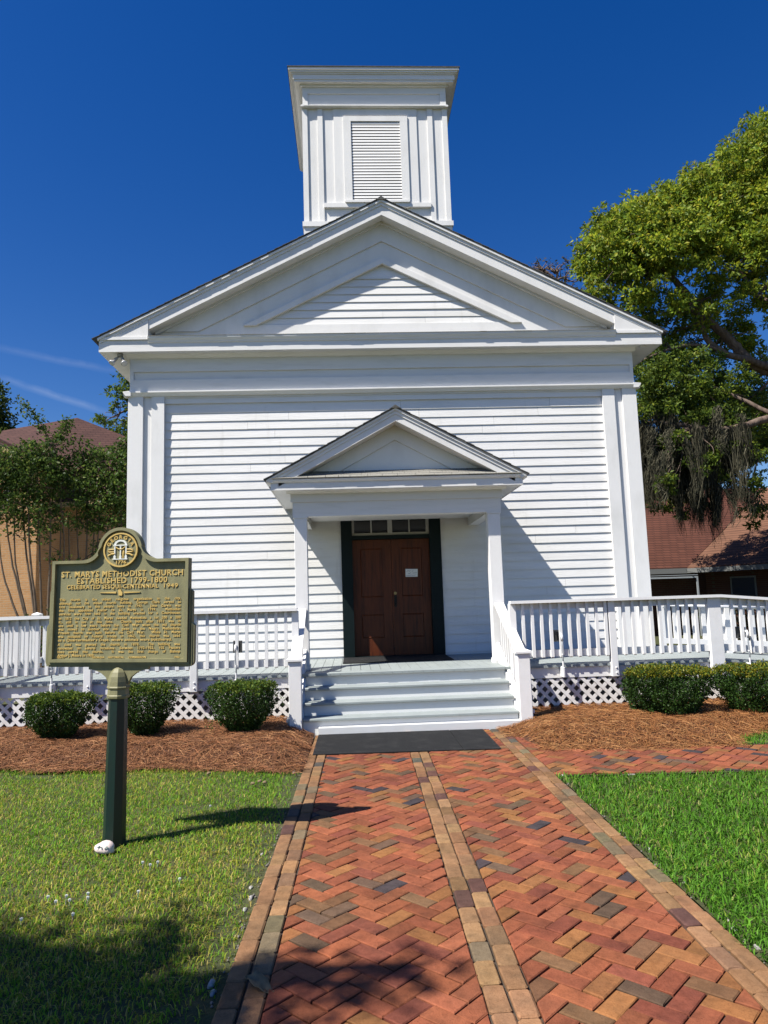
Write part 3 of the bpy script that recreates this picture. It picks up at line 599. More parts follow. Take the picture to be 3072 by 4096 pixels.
for sgn in (-1, 1):
    xa, xb = sorted((1.345*sgn, 1.50*sgn))
    b = MB(); b.box(xa, xb, -3.265, -3.115, -0.05, 0.902, 0.005); nw = b.build('newel_post', M['rail'], stp)
    b = MB(); a = 0.022; xm = (xa+xb)/2
    b.loft([[(xa-a, -3.287, 0.902), (xb+a, -3.287, 0.902), (xb+a, -3.093, 0.902), (xa-a, -3.093, 0.902)], [(xa-a, -3.287, 0.93), (xb+a, -3.287, 0.93), (xb+a, -3.093, 0.93), (xa-a, -3.093, 0.93)], [(xa+0.015, -3.25, 0.945), (xb-0.015, -3.25, 0.945), (xb-0.015, -3.13, 0.945), (xa+0.015, -3.13, 0.945)], [(xm-0.012, -3.2, 0.965), (xm+0.012, -3.2, 0.965), (xm+0.012, -3.18, 0.965), (xm-0.012, -3.18, 0.965)]])
    b.build('newel_cap', M['rail'], nw)
    ya, yb = -3.10, -1.91
    def sloped(x0, x1, t0, t1, name, m='rail'):
        mb = MB(); x0, x1 = sorted((x0*sgn, x1*sgn))
        mb.hexa([(x0, ya, hrail(ya)+t0), (x1, ya, hrail(ya)+t0), (x1, yb, hrail(yb)+t0), (x0, yb, hrail(yb)+t0), (x0, ya, hrail(ya)+t1), (x1, ya, hrail(ya)+t1), (x1, yb, hrail(yb)+t1), (x0, yb, hrail(yb)+t1)]); return mb.build(name, M[m], stp)
    sloped(1.352, 1.488, -0.04, 0.0, 'stair_handrail'); sloped(1.40, 1.44, -0.125, -0.0405, 'stair_upper_rail'); sloped(1.36, 1.398, -0.81, -0.57, 'stair_lower_rail')
    for k in range(8):
        y = -3.0+0.132*k; z = hrail(y); b = MB(); x0, x1 = sorted((1.402*sgn, 1.437*sgn)) 
        b.box(x0, x1, y, y+0.036, z-0.64, z-0.118); b.build('baluster', M['rail'], stp)
    b = MB(); x0, x1 = sorted((1.337*sgn, 1.36*sgn))
    b.prism([(-3.11, -0.05), (-2.49, -0.05), (-2.49, 0.64), (-2.72, 0.47), (-3.11, 0.18)], 'x', x0, x1)
    x0, x1 = sorted((1.361*sgn, 1.54*sgn))
    for yf, z in lv_[1:]: b.box(x0, x1, yf+0.02, yf+0.24, z-0.036, z); b.box(x0+0.012, x1-0.012, yf+0.04, yf+0.22, -0.05, z-0.0365)
    b.build('stringer', M['rail'], stp)
# ------------------------------------------------------------------ things on the deck and steps
b = MB(); b.box(-0.86, 0.84, -1.17, -0.08, 0.6795, 0.689, 0.002); o = b.build('doormat', M['rubber']); tag(o, 'flat black rubber mat on the deck right in front of the church doors', 'doormat')
b = MB()
b.prism([(0.236, 2.008), (0.444, 2.004), (0.449, 2.137), (0.237, 2.144)], 'y', 0.078, 0.0795); nt_ = b.build('paper_notice', M['paper']); tag(nt_, 'white paper notice taped to the right door panel', 'notice')
b = MB()
def scrib(pts): b.tube([(x, 0.077, z) for x, z in pts], 0.0022, 5)
rs2 = random.Random(5)
for (x0, x1, z) in ((0.255, 0.32, 2.098), (0.345, 0.375, 2.10), (0.28, 0.325, 2.062), (0.36, 0.43, 2.068), (0.25, 0.425, 2.025)):
    n = max(4, int((x1-x0)/0.008)); scrib([(x0+(x1-x0)*i/n, z+rs2.uniform(-0.010, 0.010)*(0.5 if z < 2.03 else 1)+0.012*(i/n)) for i in range(n+1)])
b.build('handwriting', M['ink'], nt_)
b = MB(); b.prism([(-1.155, -4.45), (0.430, -4.515), (0.437, -3.35), (-1.145, -3.312)], 'z', 0.016, 0.027)
o = b.build('rubber_mat', M['rubber']); tag(o, 'wide black rubber mat on the brick walk at the foot of the steps', 'mat')
b = MB(); b.prism([(0.437, -4.52), (0.83, -4.535), (0.845, -3.37), (0.444, -3.352)], 'z', 0.016, 0.026)
o = b.build('rubber_mat', M['rubber']); tag(o, 'narrow black rubber mat butted against the right end of the wide mat', 'mat')
# soffit floodlight
fl = thing('soffit_floodlight', 'twin bulb floodlight under the left end of the church eave', 'floodlight', (-4.56, -0.2, 5.955))
b = MB(); b.tube([(-4.56, -0.2, 5.96), (-4.56, -0.2, 5.915)], 0.05, 16); b.tube([(-4.56, -0.2, 5.915), (-4.56, -0.2, 5.9)], 0.028, 12); b.build('lamp_base', M['lamp_body'], fl)
for dx, dy in ((-0.45, -0.5), (0.32, -0.45)):
    d = Vector((dx, dy, -0.75)).normalized(); p0 = Vector((-4.56, -0.2, 5.908)) + Vector((0.03 if dx > 0 else -0.03, 0, 0))
    b = MB(); b.tube([p0, p0+d*0.05, p0+d*0.055, p0+d*0.12], [0.016, 0.018, 0.026, 0.028], 12); h = b.build('lamp_holder', M['lamp_body'], fl)
    b = MB(); b.tube([p0+d*0.12, p0+d*0.145, p0+d*0.175, p0+d*0.195, p0+d*0.2], [0.022, 0.032, 0.052, 0.055, 0.045], 16); b.build('bulb', M['lamp_glass'], h, smooth=True)
b = MB(); b.tube([(4.58, -0.2, 5.963), (4.58, -0.2, 5.945), (4.58, -0.2, 5.938)], [0.06, 0.058, 0.045], 18); o = b.build('junction_box_cover', M['plastic_white']); tag(o, 'round white cover plate under the right end of the church eave', 'junction box')
# floodlights on conduits along the railing
def conduit(x, zb, bend, label):
    r = thing('railing_floodlight', label, 'floodlight', (0, 0, 0), 'floodlights on conduits along the railing')
    b = MB(); zt = zb+0.43
    b.tube([(0, YF-0.02, zb+0.07), (0, YF-0.025, zb+0.2), (bend, YF-0.03, zb+0.34), (bend*0.6, YF-0.03, zt)], 0.009, 8); b.build('conduit', M['light_grey'], r, smooth=True)
    b = MB(); b.tube([(0, YF-0.02, zb+0.215), (0, YF-0.02, zb+0.232)], 0.017, 10); b.build('coupling', M['plastic_white'], r); b = MB(); b.tube([(0, YF-0.02, zb+0.06), (0, YF-0.02, zb+0.13)], 0.013, 10); b.build('coupling', M['plastic_white'], r)
    b = MB(); b.box(-0.021, 0.021, YF-0.04, -2.523, zb-0.075, zb+0.06, 0.012); b.build('conduit_body', M['plastic_white'], r)
    e = bend*0.6
    b = MB(); b.tube([(e, YF-0.03, zt-0.03), (e, YF-0.03, zt+0.03), (e, YF-0.015, zt+0.055), (e, YF+0.10, zt+0.04)], [0.015, 0.017, 0.017, 0.014], 10); b.build('knuckle', M['plastic_white'], r, smooth=True)
    b = MB(); b.hexa([(e-0.05, YF+0.10, zt-0.03), (e+0.045, YF+0.10, zt-0.03), (e+0.06, YF+0.17, zt-0.05), (e-0.065, YF+0.17, zt-0.05), (e-0.045, YF+0.10, zt+0.09), (e+0.045, YF+0.10, zt+0.09), (e+0.06, YF+0.17, zt+0.11), (e-0.06, YF+0.17, zt+0.11)]); b.build('lamp_housing', M['lamp_dark'], r)
    r.location.x = x
conduit(-2.235, 0.60, -0.012, 'railing floodlight above the leafy shrub left of the steps, bent conduit')
conduit(-4.60, 0.62, 0.004, 'railing floodlight mostly hidden behind the historical marker plaque')
conduit(2.10, 0.60, 0.0, 'railing floodlight over the lattice just right of the steps')
conduit(4.66, 0.56, -0.01, 'railing floodlight on the ramp beyond the wide corner post')
# ================================================================== HISTORICAL MARKER (built round its own post, then turned and set down)
mk = thing('historical_marker', 'olive green historical marker plaque with raised gold lettering on a dark green post', 'historical marker', (0, 0, 0))
ZS = 1.957
def crest(off=0.0):
    """outline of the plate from the left shoulder over the round crest to the right shoulder, inset by off"""
    pts = []
    R1 = 0.170; cz = 2.024; r2 = 0.115
    # concave fillets then the round head
    hx = 0.150; hz = cz+0.03
    for t in np.linspace(0, 1, 9):
        a = math.pi/2*t*0.86; pts.append((-0.275+0.125*math.sin(a)*1.0, ZS-off+0.118*(1-math.cos(a))))
    a0 = math.pi - 0.10; 
    for t in np.linspace(0.06, 1, 15):
        a = a0 + (math.pi/2-a0)*t; pts.append(((R1-off)*math.cos(a)*0.93, cz+(0.164-off)*math.sin(a)))
    full = pts + [(-x, z) for x, z in reversed(pts[:-1])]
    return full
def outline(off=0.0):
    L = [(-0.490+off, ZS-off)] + [(x+ (off*0.6 if x < -0.16 else (-off*0.6 if x > 0.16 else 0)), z) for x, z in crest(off)] + [(0.490-off, ZS-off)]
    R = [(0.490-off, 1.235+off), (-0.490+off, 1.235+off)]
    return L + R
def slab(mb, poly, y0, y1): mb.prism(poly, 'y', y0, y1)
body = [(-0.490, ZS)] + crest() + [(0.490, ZS), (0.490, 1.745), (0.512, 1.722), (0.512, 1.505), (0.528, 1.485), (0.528, 1.245)] + [(0.528-0.042+0.042*math.cos(a), 1.243-0.042*math.sin(a)) for a in np.linspace(0.15, math.pi/2, 5)] + [(-0.528+0.042-0.042*math.cos(a), 1.243-0.042*math.sin(a)) for a in np.linspace(math.pi/2, 0.15, 5)] + [(-0.528, 1.245), (-0.528, 1.485), (-0.512, 1.505), (-0.512, 1.722), (-0.490, 1.745)]
b = MB(); slab(b, body, -0.012, 0.022); plate = b.build('plate', M['sign'], mk)
# raised rim: inner and outer outline bridged
def rim(o0, o1, ya, yb, name, z_lo=None):
    A, B_ = outline(o0), outline(o1); n = len(A); b = MB()
    vs = [(x, ya, z) for x, z in A] + [(x, yb, z) for x, z in A] + [(x, yb, z) for x, z in B_] + [(x, ya, z) for x, z in B_]; fs = []
    for i in range(n):
        j = (i+1) % n
        for k in range(3): fs.append((k*n+i, k*n+j, (k+1)*n+j, (k+1)*n+i))
    b.add(vs, fs); return b.build(name, M['sign'], plate)
rim(0.0, 0.022, -0.010, -0.038, 'rim')
b = MB()
for k, (xo, zo, yy) in enumerate(((0.502, 1.224, -0.026), (0.516, 1.212, -0.018))):
    b.box(-xo, xo, yy, -0.011, zo-0.006+0.001*k, zo+0.010); 
    for sgn in (-1, 1): x0, x1 = sorted(((xo-0.008)*sgn, xo*sgn)); b.box(x0, x1, yy-0.0003, -0.0111, zo, 1.74-0.24*k)
b.build('ledge', M['sign'], plate)
# bracket below the plate
b = MB(); b.prism([(-0.225, 1.203), (0.225, 1.203), (0.225, 1.183), (0.20, 1.183), (0.14, 1.165), (0.095, 1.13), (0.07, 1.08), (-0.07, 1.08), (-0.095, 1.13), (-0.14, 1.165), (-0.20, 1.183), (-0.225, 1.183)], 'y', -0.010, 0.020); b.build('bracket', M['sign'], mk)
def octo(r, z, tw=math.pi/8): return [(r*math.cos(tw+k*math.pi/4), r*math.sin(tw+k*math.pi/4), z) for k in range(8)]
b = MB(); b.loft([octo(r, z) for r, z in ((0.071, 0.985), (0.076, 0.99), (0.078, 1.005), (0.073, 1.012), (0.071, 1.05), (0.077, 1.054), (0.079, 1.062), (0.074, 1.07), (0.072, 1.10), (0.066, 1.135), (0.054, 1.165), (0.036, 1.188), (0.016, 1.201), (0.004, 1.205))]); b.build('finial', M['sign'], mk)
b = MB(); b.loft([octo(0.076, -0.2), octo(0.076, 0.0), octo(0.068, 0.75), octo(0.064, 0.986)]); b.build('post', M['post_green'], mk)
# ---- lettering
YT = -0.0125
def text_mesh(txt, size, width=None, bold=0.0, ext=0.0045, spacing=1.0):
    cu = bpy.data.curves.new('letters', 'FONT'); cu.body = txt; cu.size = size; cu.extrude = ext; cu.offset = bold*size; cu.resolution_u = 2; cu.space_character = spacing
    o = bpy.data.objects.new('letters', cu); COL.objects.link(o)
    def wid():
        bpy.context.view_layer.update(); return o.dimensions.x
    if width and ' ' in txt:
        w1 = wid(); cu.space_word = 3.0; w2 = wid(); k = (w2-w1)/2.0
        cu.space_word = max(0.55, 1.0 + (width-w1)/k)
    bpy.context.view_layer.update()
    me = bpy.data.meshes.new_from_object(o.evaluated_get(bpy.context.evaluated_depsgraph_get()))
    wdt = max(v.co.x for v in me.vertices) - min(v.co.x for v in me.vertices)
    bpy.data.objects.remove(o); bpy.data.curves.remove(cu); return me, wdt
def join_text(items, name, m, parent):
    """items: (mesh, x, z, scale_x, rotation)"""
    bm_ = bmesh.new()
    for me, x, z, sx, rot in items:
        t = Matrix.Translation((x, YT, z)) @ Matrix.Rotation(rot, 4, 'Y') @ Matrix(((sx, 0, 0, 0), (0, 0, -1, 0), (0, 1, 0, 0), (0, 0, 0, 1)))
        me.transform(t); bm_.from_mesh(me); bpy.data.meshes.remove(me)
    me = bpy.data.meshes.new(name); bm_.to_mesh(me); bm_.free(); return link(name, me, m, parent)
items = []
for txt, zb, size, wd, bold in (('ST. MARYS METHODIST CHURCH', 1.838, 0.058, 0.875, 0.010), ('ESTABLISHED 1799-1800', 1.790, 0.056, 0.650, 0.010), ('CELEBRATED SESQUI-CENTENNIAL', 1.752, 0.041, 0.660, 0.010), ('1949', 1.752, 0.041, 0.098, 0.010)):
    me, w0 = text_mesh(txt, size, None, bold, 0.0045, 1.08); sx = wd/w0; join_text([(me, {'C': -0.390, '1': 0.302}.get(txt[0], -wd/2+0.005), zb, sx, 0)], 'title_lettering', M['gold'], plate)
LINES = ["This church is the oldest religious organization in the city,", "although not the oldest church building. George Clark served as", "first missionary to the people here in 1792.  John Garvin was", "the first appointed Pastor to St. Marys in 1799.  Methodist", "services were first held in the building erected for a Courthouse.", None,
    "In 1812 the City of St. Marys deeded Methodists a lot 200 x 200", "ft., still in use at this time.  Church built after 1812 was in", "use until a few years before the Civil War when the old church", "was moved to another site and given to the Negro Methodists.", "Present church was built before the Civil War.  While St. Marys", "was occupied by Federal troops in 1862, this church was used", "as a Quartermaster's Dept. where animals were butchered.", None,
    "A deed was granted the church in 1878.  The building was", "renovated on several occasions. Between 1792-1955, 105 Pastors", "have served this church.  It was the first charge of Bishop", "Arthur J. Moore in 1909."]
items = []; z = 1.668; BW = 0.872
for i, L in enumerate(LINES):
    if L is None: z -= 0.0065; continue
    short = L.startswith('Arthur') or L.startswith('as a')
    me, w0 = text_mesh(L, 0.0245, None if short else BW, 0.022, 0.0035, 1.08)
    sx = 1.0 if L.startswith('Arthur') else (0.815/w0 if L.startswith('as a') else BW/w0)
    items.append((me, -0.440, z, sx, 0)); z -= 0.02545
join_text(items, 'inscription', M['gold'], plate)
items = []
for txt, x in (('020-17', -0.445), ('GEORGIA', -0.19), ('HISTORICAL', -0.075), ('COMMISSION', 0.07), ('1956', 0.39)):
    me, w0 = text_mesh(txt, 0.0165, None, 0.02, 0.003); items.append((me, x, 1.262, 1.25, 0))
join_text(items, 'footer_lettering', M['gold'], plate)
# divider: two tapering bars and the outline of the state
b = MB()
for sgn in (-1, 1): b.prism([(0.028*sgn, 1.729), (0.145*sgn, 1.7245), (0.145*sgn, 1.7215), (0.028*sgn, 1.717)], 'y', YT-0.006, -0.011)
b.prism([(-0.014, 1.744), (0.008, 1.744), (0.007, 1.739), (0.017, 1.722), (0.017, 1.708), (0.012, 1.699), (0.006, 1.699), (0.006, 1.702), (-0.009, 1.701), (-0.011, 1.718)], 'y', YT-0.006, -0.011)
b.build('divider', M['gold'], plate)
# ---- round seal
SC = (0.002, 2.026)
def ringpts(r, n=40): return [(SC[0]+r*math.cos(2*math.pi*k/n), SC[1]+r*math.sin(2*math.pi*k/n)) for k in range(n)]
b = MB(); b.prism(ringpts(0.122), 'y', -0.026, -0.011); seal = b.build('seal', M['sign'], plate)
A, B_ = ringpts(0.1235), ringpts(0.113); n = len(A); b = MB()
vs = [(x, -0.020, z) for x, z in A] + [(x, -0.034, z) for x, z in A] + [(x, -0.034, z) for x, z in B_] + [(x, -0.020, z) for x, z in B_]
b.add(vs, [(k*n+i, k*n+(i+1) % n, (k+1)*n+(i+1) % n, (k+1)*n+i) for i in range(n) for k in range(3)]); b.build('seal_ring', M['gold'], plate)
YT = -0.027; items = []
for k, chx in enumerate('GEORGIA'):
    a = math.radians(155 - k*21.5); r = 0.081; me, w0 = text_mesh(chx, 0.036, None, 0.03, 0.005)
    rot = -(a-math.pi/2); cx_ = SC[0]+r*math.cos(a); cz_ = SC[1]+r*math.sin(a)
    items.append((me, cx_-math.cos(rot)*w0*0.5, cz_+math.sin(rot)*w0*0.5, 1.0, rot))
join_text(items, 'seal_lettering', M['gold'], plate); items = []
me, w0 = text_mesh('1776', 0.030, None, 0.03, 0.005); items.append((me, SC[0]-0.036, SC[1]-0.097, 0.072/w0, 0))
join_text(items, 'seal_date', M['gold'], plate); YT = -0.0125
b = MB(); yA, yB = -0.033, -0.0255; sx, sz = SC
for dx, w_ in ((-0.041, 0.0085), (0.0, 0.0085), (0.040, 0.0085)):
    b.box(sx+dx-w_/2, sx+dx+w_/2, yA, yB, sz-0.048, sz+0.030); b.box(sx+dx-w_*0.9, sx+dx+w_*0.9, yA-0.001, yB, sz-0.063, sz-0.042); b.box(sx+dx-w_*0.75, sx+dx+w_*0.75, yA-0.001, yB, sz+0.024, sz+0.0305)
b.box(sx-0.055, sx+0.053, yA-0.002, yB, sz-0.069, sz-0.0625); b.box(sx-0.052, sx+0.050, yA-0.002, yB, sz+0.0301, sz+0.037)
P_ = [(sx+0.046*math.cos(a), sz+0.037+0.036*math.sin(a)) for a in np.linspace(0, math.pi, 13)]; Q_ = [(sx+0.032*math.cos(a), sz+0.037+0.024*math.sin(a)) for a in np.linspace(0, math.pi, 13)]
for i in range(12): b.prism([P_[i], P_[i+1], Q_[i+1], Q_[i]], 'y', yA, yB)
b.build('seal_arch', M['silver'], plate)
b = MB()
def ribbon(pts, w_=0.0045): b.tube([(sx+x, -0.031, sz+z) for x, z in pts], w_, 6)
ribbon([(-0.034, 0.020), (-0.018, 0.008), (0, 0.004), (0.018, 0.008), (0.034, 0.022)])
for sgn in (-1, 1):
    ribbon([(0.045*sgn, 0.004), (0.070*sgn, 0.003), (0.088*sgn, -0.001), (0.092*sgn, -0.009), (0.080*sgn, -0.015), (0.046*sgn, -0.015)]); ribbon([(0.04*sgn, -0.027), (0.066*sgn, -0.030), (0.088*sgn, -0.042)], 0.006)
b.tube([(sx+0.022, -0.030, sz-0.06), (sx+0.022, -0.030, sz-0.03), (sx+0.023, -0.030, sz-0.012), (sx+0.023, -0.030, sz-0.004)], [0.006, 0.008, 0.0065, 0.004], 7)
b.build('seal_ribbon', M['gold'], plate)
plate.scale.x = 1.06; mk.location = (-2.378, -7.03, 0); mk.rotation_euler = (0, math.radians(0.9), math.radians(-11.0))
# ================================================================== GROUND
gr = thing  # (alias kept short)
b = MB(); b.add([(-400, -60, -0.03), (400, -60, -0.03), (400, 900, -0.03), (-400, 900, -0.03)], [(0, 1, 2, 3)]); structure(b.build('ground', M['soil'], recalc=False))
def hmulch(x, y):
    """height of the pine straw beds"""
    x = np.asarray(x, float); y = np.asarray(y, float)
    fl_ = front_edge(x); d = np.clip((y-fl_)/0.7, 0, 1); h = 0.115*d*d*(3-2*d)
    e = np.clip((np.abs(x)-1.15)/0.35, 0, 1) if True else 1
    return h*e + 0.012*np.sin(x*5.1+y*3)*np.sin(y*6.3-x*2)*d + 0.002
def front_edge(x):
    x = np.asarray(x, float)
    left = -4.45 - 0.19*np.clip(x+4.4, -3, 4) - 0.06*np.sin(x*3.0) - 0.03*np.sin(x*7.7)
    right = np.interp(x, [0.9, 1.2, 1.9, 3.0, 3.28, 3.45, 3.75, 4.3, 7], [-4.3, -4.63, -4.69, -4.79, -4.80, -4.45, -4.22, -4.05, -3.95]) + 0.02*np.sin(x*9)
    return np.where(x < 0, left, right)
def bed(x0, x1, name, label):
    nx, ny = 110, 60; X = np.linspace(x0, x1, nx); V = []; 
    for j in range(ny):
        fr = front_edge(X); Y = fr + (-1.9-fr)*j/(ny-1); V.append(np.stack([X, Y, hmulch(X, Y)], 1))
    V = np.concatenate(V); F = [(j*nx+i, j*nx+i+1, (j+1)*nx+i+1, (j+1)*nx+i) for j in range(ny-1) for i in range(nx-1)]
    o = fast(name, V, F, M['mulch'], smooth=True); return structure(o)
bed(-7.0, -1.2, 'pine_straw_bed', ''); bed(1.02, 7.0, 'pine_straw_bed', '')
def needles(n, x0, x1, cols, wts, name, lie=0.12, spread=0.0):
    X = RS.uniform(x0, x1, n); fr = front_edge(X); Y = fr - 0.06*np.abs(RS.normal(size=n)) + RS.uniform(0, 1, n)**1.1*(-2.35-fr)
    keep = ~((X > 0.8) & (X < 1.25) & (Y < -3.9)) & ~((np.abs(X) < 1.62) & (Y > -3.3)); X, Y = X[keep], Y[keep]; n = len(X)
    L = RS.uniform(0.07, 0.2, n); a = RS.uniform(0, 2*math.pi, n); bend = RS.normal(0, 0.7, n); tilt = RS.normal(0, lie, n)
    pts = []; px, py = X, Y; z0 = RS.uniform(0.002, 0.028, n)
    for k in range(4):
        t = k/3.; aa = a+bend*t; px = X + np.cos(aa)*L*(t-0.5); py = Y + np.sin(aa)*L*(t-0.5)
        pz_ = hmulch(px, np.maximum(py, front_edge(px))) + z0 + tilt*L*(t-0.5)*0.7 + 0.012*np.sin(math.pi*t); pts.append(np.stack([px, py, np.maximum(pz_, 0.004)], 1))
    W = RS.uniform(0.0011, 0.0019, n)[:, None]; side = np.stack([-np.sin(a+bend*0.5), np.cos(a+bend*0.5), RS.normal(0, 0.5, n)], 1)
    V = np.stack([p for q in pts for p in (q-side*W, q+side*W)], 1)     # n,8,3
    idx = np.arange(n)[:, None]*8; F = np.concatenate([idx+np.array([[2*k, 2*k+1, 2*k+3, 2*k+2]]) for k in range(3)], 0)
    c = mixcol(n, cols, wts); return structure(fast(name, V.reshape(-1, 3), F, M['needle'], col=np.repeat(c, 8, axis=0)), 'stuff')
needles(36000, -6.6, -1.22, [(0.27, 0.112, 0.046), (0.165, 0.070, 0.030), (0.36, 0.18, 0.078), (0.09, 0.039, 0.02)], [4, 3, 2, 2], 'pine_straw')
needles(40000, 1.05, 6.6, [(0.30, 0.127, 0.042), (0.21, 0.080, 0.028), (0.38, 0.195, 0.075), (0.11, 0.045, 0.02)], [4, 3, 2.2, 1.5], 'pine_straw')
# ------------------------------------------------------------------ brick walk
CL = [((0.275, 0.090, 0.043), 6), ((0.240, 0.076, 0.038), 5), ((0.265, 0.115, 0.043), 3.5), ((0.205, 0.064, 0.038), 2.2), ((0.175, 0.092, 0.046), 2.0), ((0.12, 0.076, 0.048), 0.8), ((0.060, 0.047, 0.049), 0.55)]
CB = [((0.285, 0.160, 0.078), 5), ((0.24, 0.130, 0.064), 4), ((0.20, 0.115, 0.064), 2), ((0.17, 0.13, 0.075), 1.2), ((0.12, 0.06, 0.048), 0.7), ((0.095, 0.085, 0.07), 0.5)]
rb = random.Random(3)
def pick(tab):
    t = rb.uniform(0, sum(w_ for _, w_ in tab))
    for c_, w_ in tab:
        t -= w_
        if t <= 0: break
    f = rb.uniform(0.82, 1.16); return tuple(v*f*rb.uniform(0.96, 1.04) for v in c_)
def paver(mb, poly, col, h=0.014, gap=0.0034, ch=0.0045):
    n = len(poly)
    if n < 3: return
    cx_ = sum(p[0] for p in poly)/n; cy_ = sum(p[1] for p in poly)/n
    area = 0.5*abs(sum(poly[i][0]*poly[(i+1) % n][1]-poly[(i+1) % n][0]*poly[i][1] for i in range(n)))
    if area < 0.0012: return
    def inset(d):
        out_ = []
        for i in range(n):
            p0, p1, p2 = poly[i-1], poly[i], poly[(i+1) % n]
            e1 = Vector((p1[0]-p0[0], p1[1]-p0[1])); e2 = Vector((p2[0]-p1[0], p2[1]-p1[1]))
            if e1.length < 1e-6 or e2.length < 1e-6: out_.append(p1); continue
            e1.normalize(); e2.normalize(); n1 = Vector((-e1.y, e1.x)); n2 = Vector((-e2.y, e2.x)); m_ = n1+n2
            k = d/max(0.35, 0.5*m_.length_squared) if m_.length > 1e-6 else 0
            out_.append((p1[0]+m_.x*k, p1[1]+m_.y*k))
        return out_
    A = sum(poly[i][0]*poly[(i+1) % n][1]-poly[(i+1) % n][0]*poly[i][1] for i in range(n))
    if A < 0: poly = poly[::-1]
    h += rb.uniform(-0.003, 0.003); tx, ty = rb.gauss(0, 0.011), rb.gauss(0, 0.011)
    a, b_, c_ = inset(gap), inset(gap), inset(gap+ch)
    jit = lambda q: [(x+rb.gauss(0, 0.0012), y+rb.gauss(0, 0.0012)) for x, y in q]
    a = jit(a); b_ = a; c_ = jit(c_)
    Z = lambda x, y, z: z + tx*(x-cx_)+ty*(y-cy_)
    r0_ = [(x, y, -0.012) for x, y in a]; r1 = [(x, y, Z(x, y, h-ch*0.9)) for x, y in b_]; r2 = [(x, y, Z(x, y, h)) for x, y in c_]
    vs = r0_+r1+r2; fs = []
    for k in range(2):
        for i in range(n): j = (i+1) % n; fs.append((k*n+i, k*n+j, (k+1)*n+j, (k+1)*n+i))
    fs.append(tuple(2*n+i for i in range(n))); mb.add(vs, fs, col)
WB = 0.0985
def herring(mb, planes, bx, org=(0, 0), rotdeg=45, tab=CL):
    ca, sa = math.cos(math.radians(rotdeg)), math.sin(math.radians(rotdeg)); x0, x1, y0, y1 = bx; R_ = int(max(x1-x0, y1-y0)/WB)+4
    mx_, my_ = (x0+x1)/2, (y0+y1)/2
    for i in range(-R_, R_):
        for j in range(-R_, R_):
            k = (i-j) % 4
            if k == 0: q = [(i, j), (i+2, j), (i+2, j+1), (i, j+1)]
            elif k == 2: q = [(i, j-1), (i+1, j-1), (i+1, j+1), (i, j+1)]
            else: continue
            P = [(mx_+org[0]+(a*ca-b_*sa)*WB, my_+org[1]+(a*sa+b_*ca)*WB) for a, b_ in q]
            if max(p[0] for p in P) < x0 or min(p[0] for p in P) > x1 or max(p[1] for p in P) < y0 or min(p[1] for p in P) > y1: continue
            P = clip_poly(P, planes)
            if P: paver(mb, P, pick(tab))
TS = 0.018                                     # the walk runs slightly askew to the church
def px_(x, y): return x + TS*(y+9.2)
def band(x0, x1): return [(1, -TS, -x0-TS*9.2), (-1, TS, x1+TS*9.2)]
YN, YFAR = -11.6, -3.32
b = MB()
for xa, xb in ((-1.288, -1.196), (-1.193, -1.100), (-0.214, -0.120), (-0.117, -0.022), (0.832, 0.923), (0.926, 1.015)):
    y = YN + rb.uniform(0, 0.1)
    while y < YFAR+0.02:
        L = rb.uniform(0.185, 0.215); y1 = min(y+L, YFAR+0.03); o1 = rb.gauss(0, 0.0025)
        if y1-y > 0.05:
            r_ = 0.012  # tumbled corners
            P = [(px_(xa+r_, y)+o1, y), (px_(xb-r_, y)+o1, y), (px_(xb, y)+o1, y+r_), (px_(xb, y1)+o1, y1-r_), (px_(xb-r_, y1)+o1, y1), (px_(xa+r_, y1)+o1, y1), (px_(xa, y1)+o1, y1-r_), (px_(xa, y)+o1, y+r_)]
            paver(b, P, pick(CB), 0.016, 0.0022, 0.007)
        y = y1
for (xa, xb, og) in ((-1.098, -0.216, (0.02, 0.03)), (-0.020, 0.830, (0.05, 0.0))):
    herring(b, band(xa, xb)+[(0, 1, -YN), (0, -1, YFAR)], (xa-0.05, xb+0.2, YN, YFAR), og)
o = structure(b.build('brick_path', M['brickpath'])); 
b = MB(); b.add([(px_(-1.29, YN), YN, 0.0), (px_(1.017, YN), YN, 0.0), (px_(1.017, YFAR), YFAR, 0.0), (px_(-1.29, YFAR), YFAR, 0.0)], [(0, 1, 2, 3)]); structure(b.build('path_bed', M['joint'], recalc=False))
# side walk to the right, and the strip of bricks beside the mat
b = MB(); ysl = 0.095
cp = [(1, -TS, -1.019-TS*9.2), (0, 1, 5.665-0.0), (-1, 0, 9.0)]
cp = [(1, -TS, -1.019-TS*9.2), (ysl, 1, 5.665-ysl*1.15), (-ysl, -1, -4.60+ysl*1.15), (-1, 0, 9.0)]
herring(b, cp, (0.95, 9.0, -6.5, -4.5), (0.03, 0.06))
herring(b, [(1, -TS, -1.019-TS*9.2), (-1, 0, 1.42), (ysl, 1, 4.598-ysl*1.15), (0, -1, -3.32)], (0.95, 1.5, -4.75, -3.3), (0.0, 0.02))
structure(b.build('side_path', M['brickpath']))
b = MB(); b.add([(1.02, -5.67, 0.0005), (9.0, -6.42, 0.0005), (9.0, -5.35, 0.0005), (1.45, -3.33, 0.0005), (1.02, -3.33, 0.0005)], [(0, 1, 2, 3, 4)]); structure(b.build('side_path_bed', M['joint'], recalc=False))
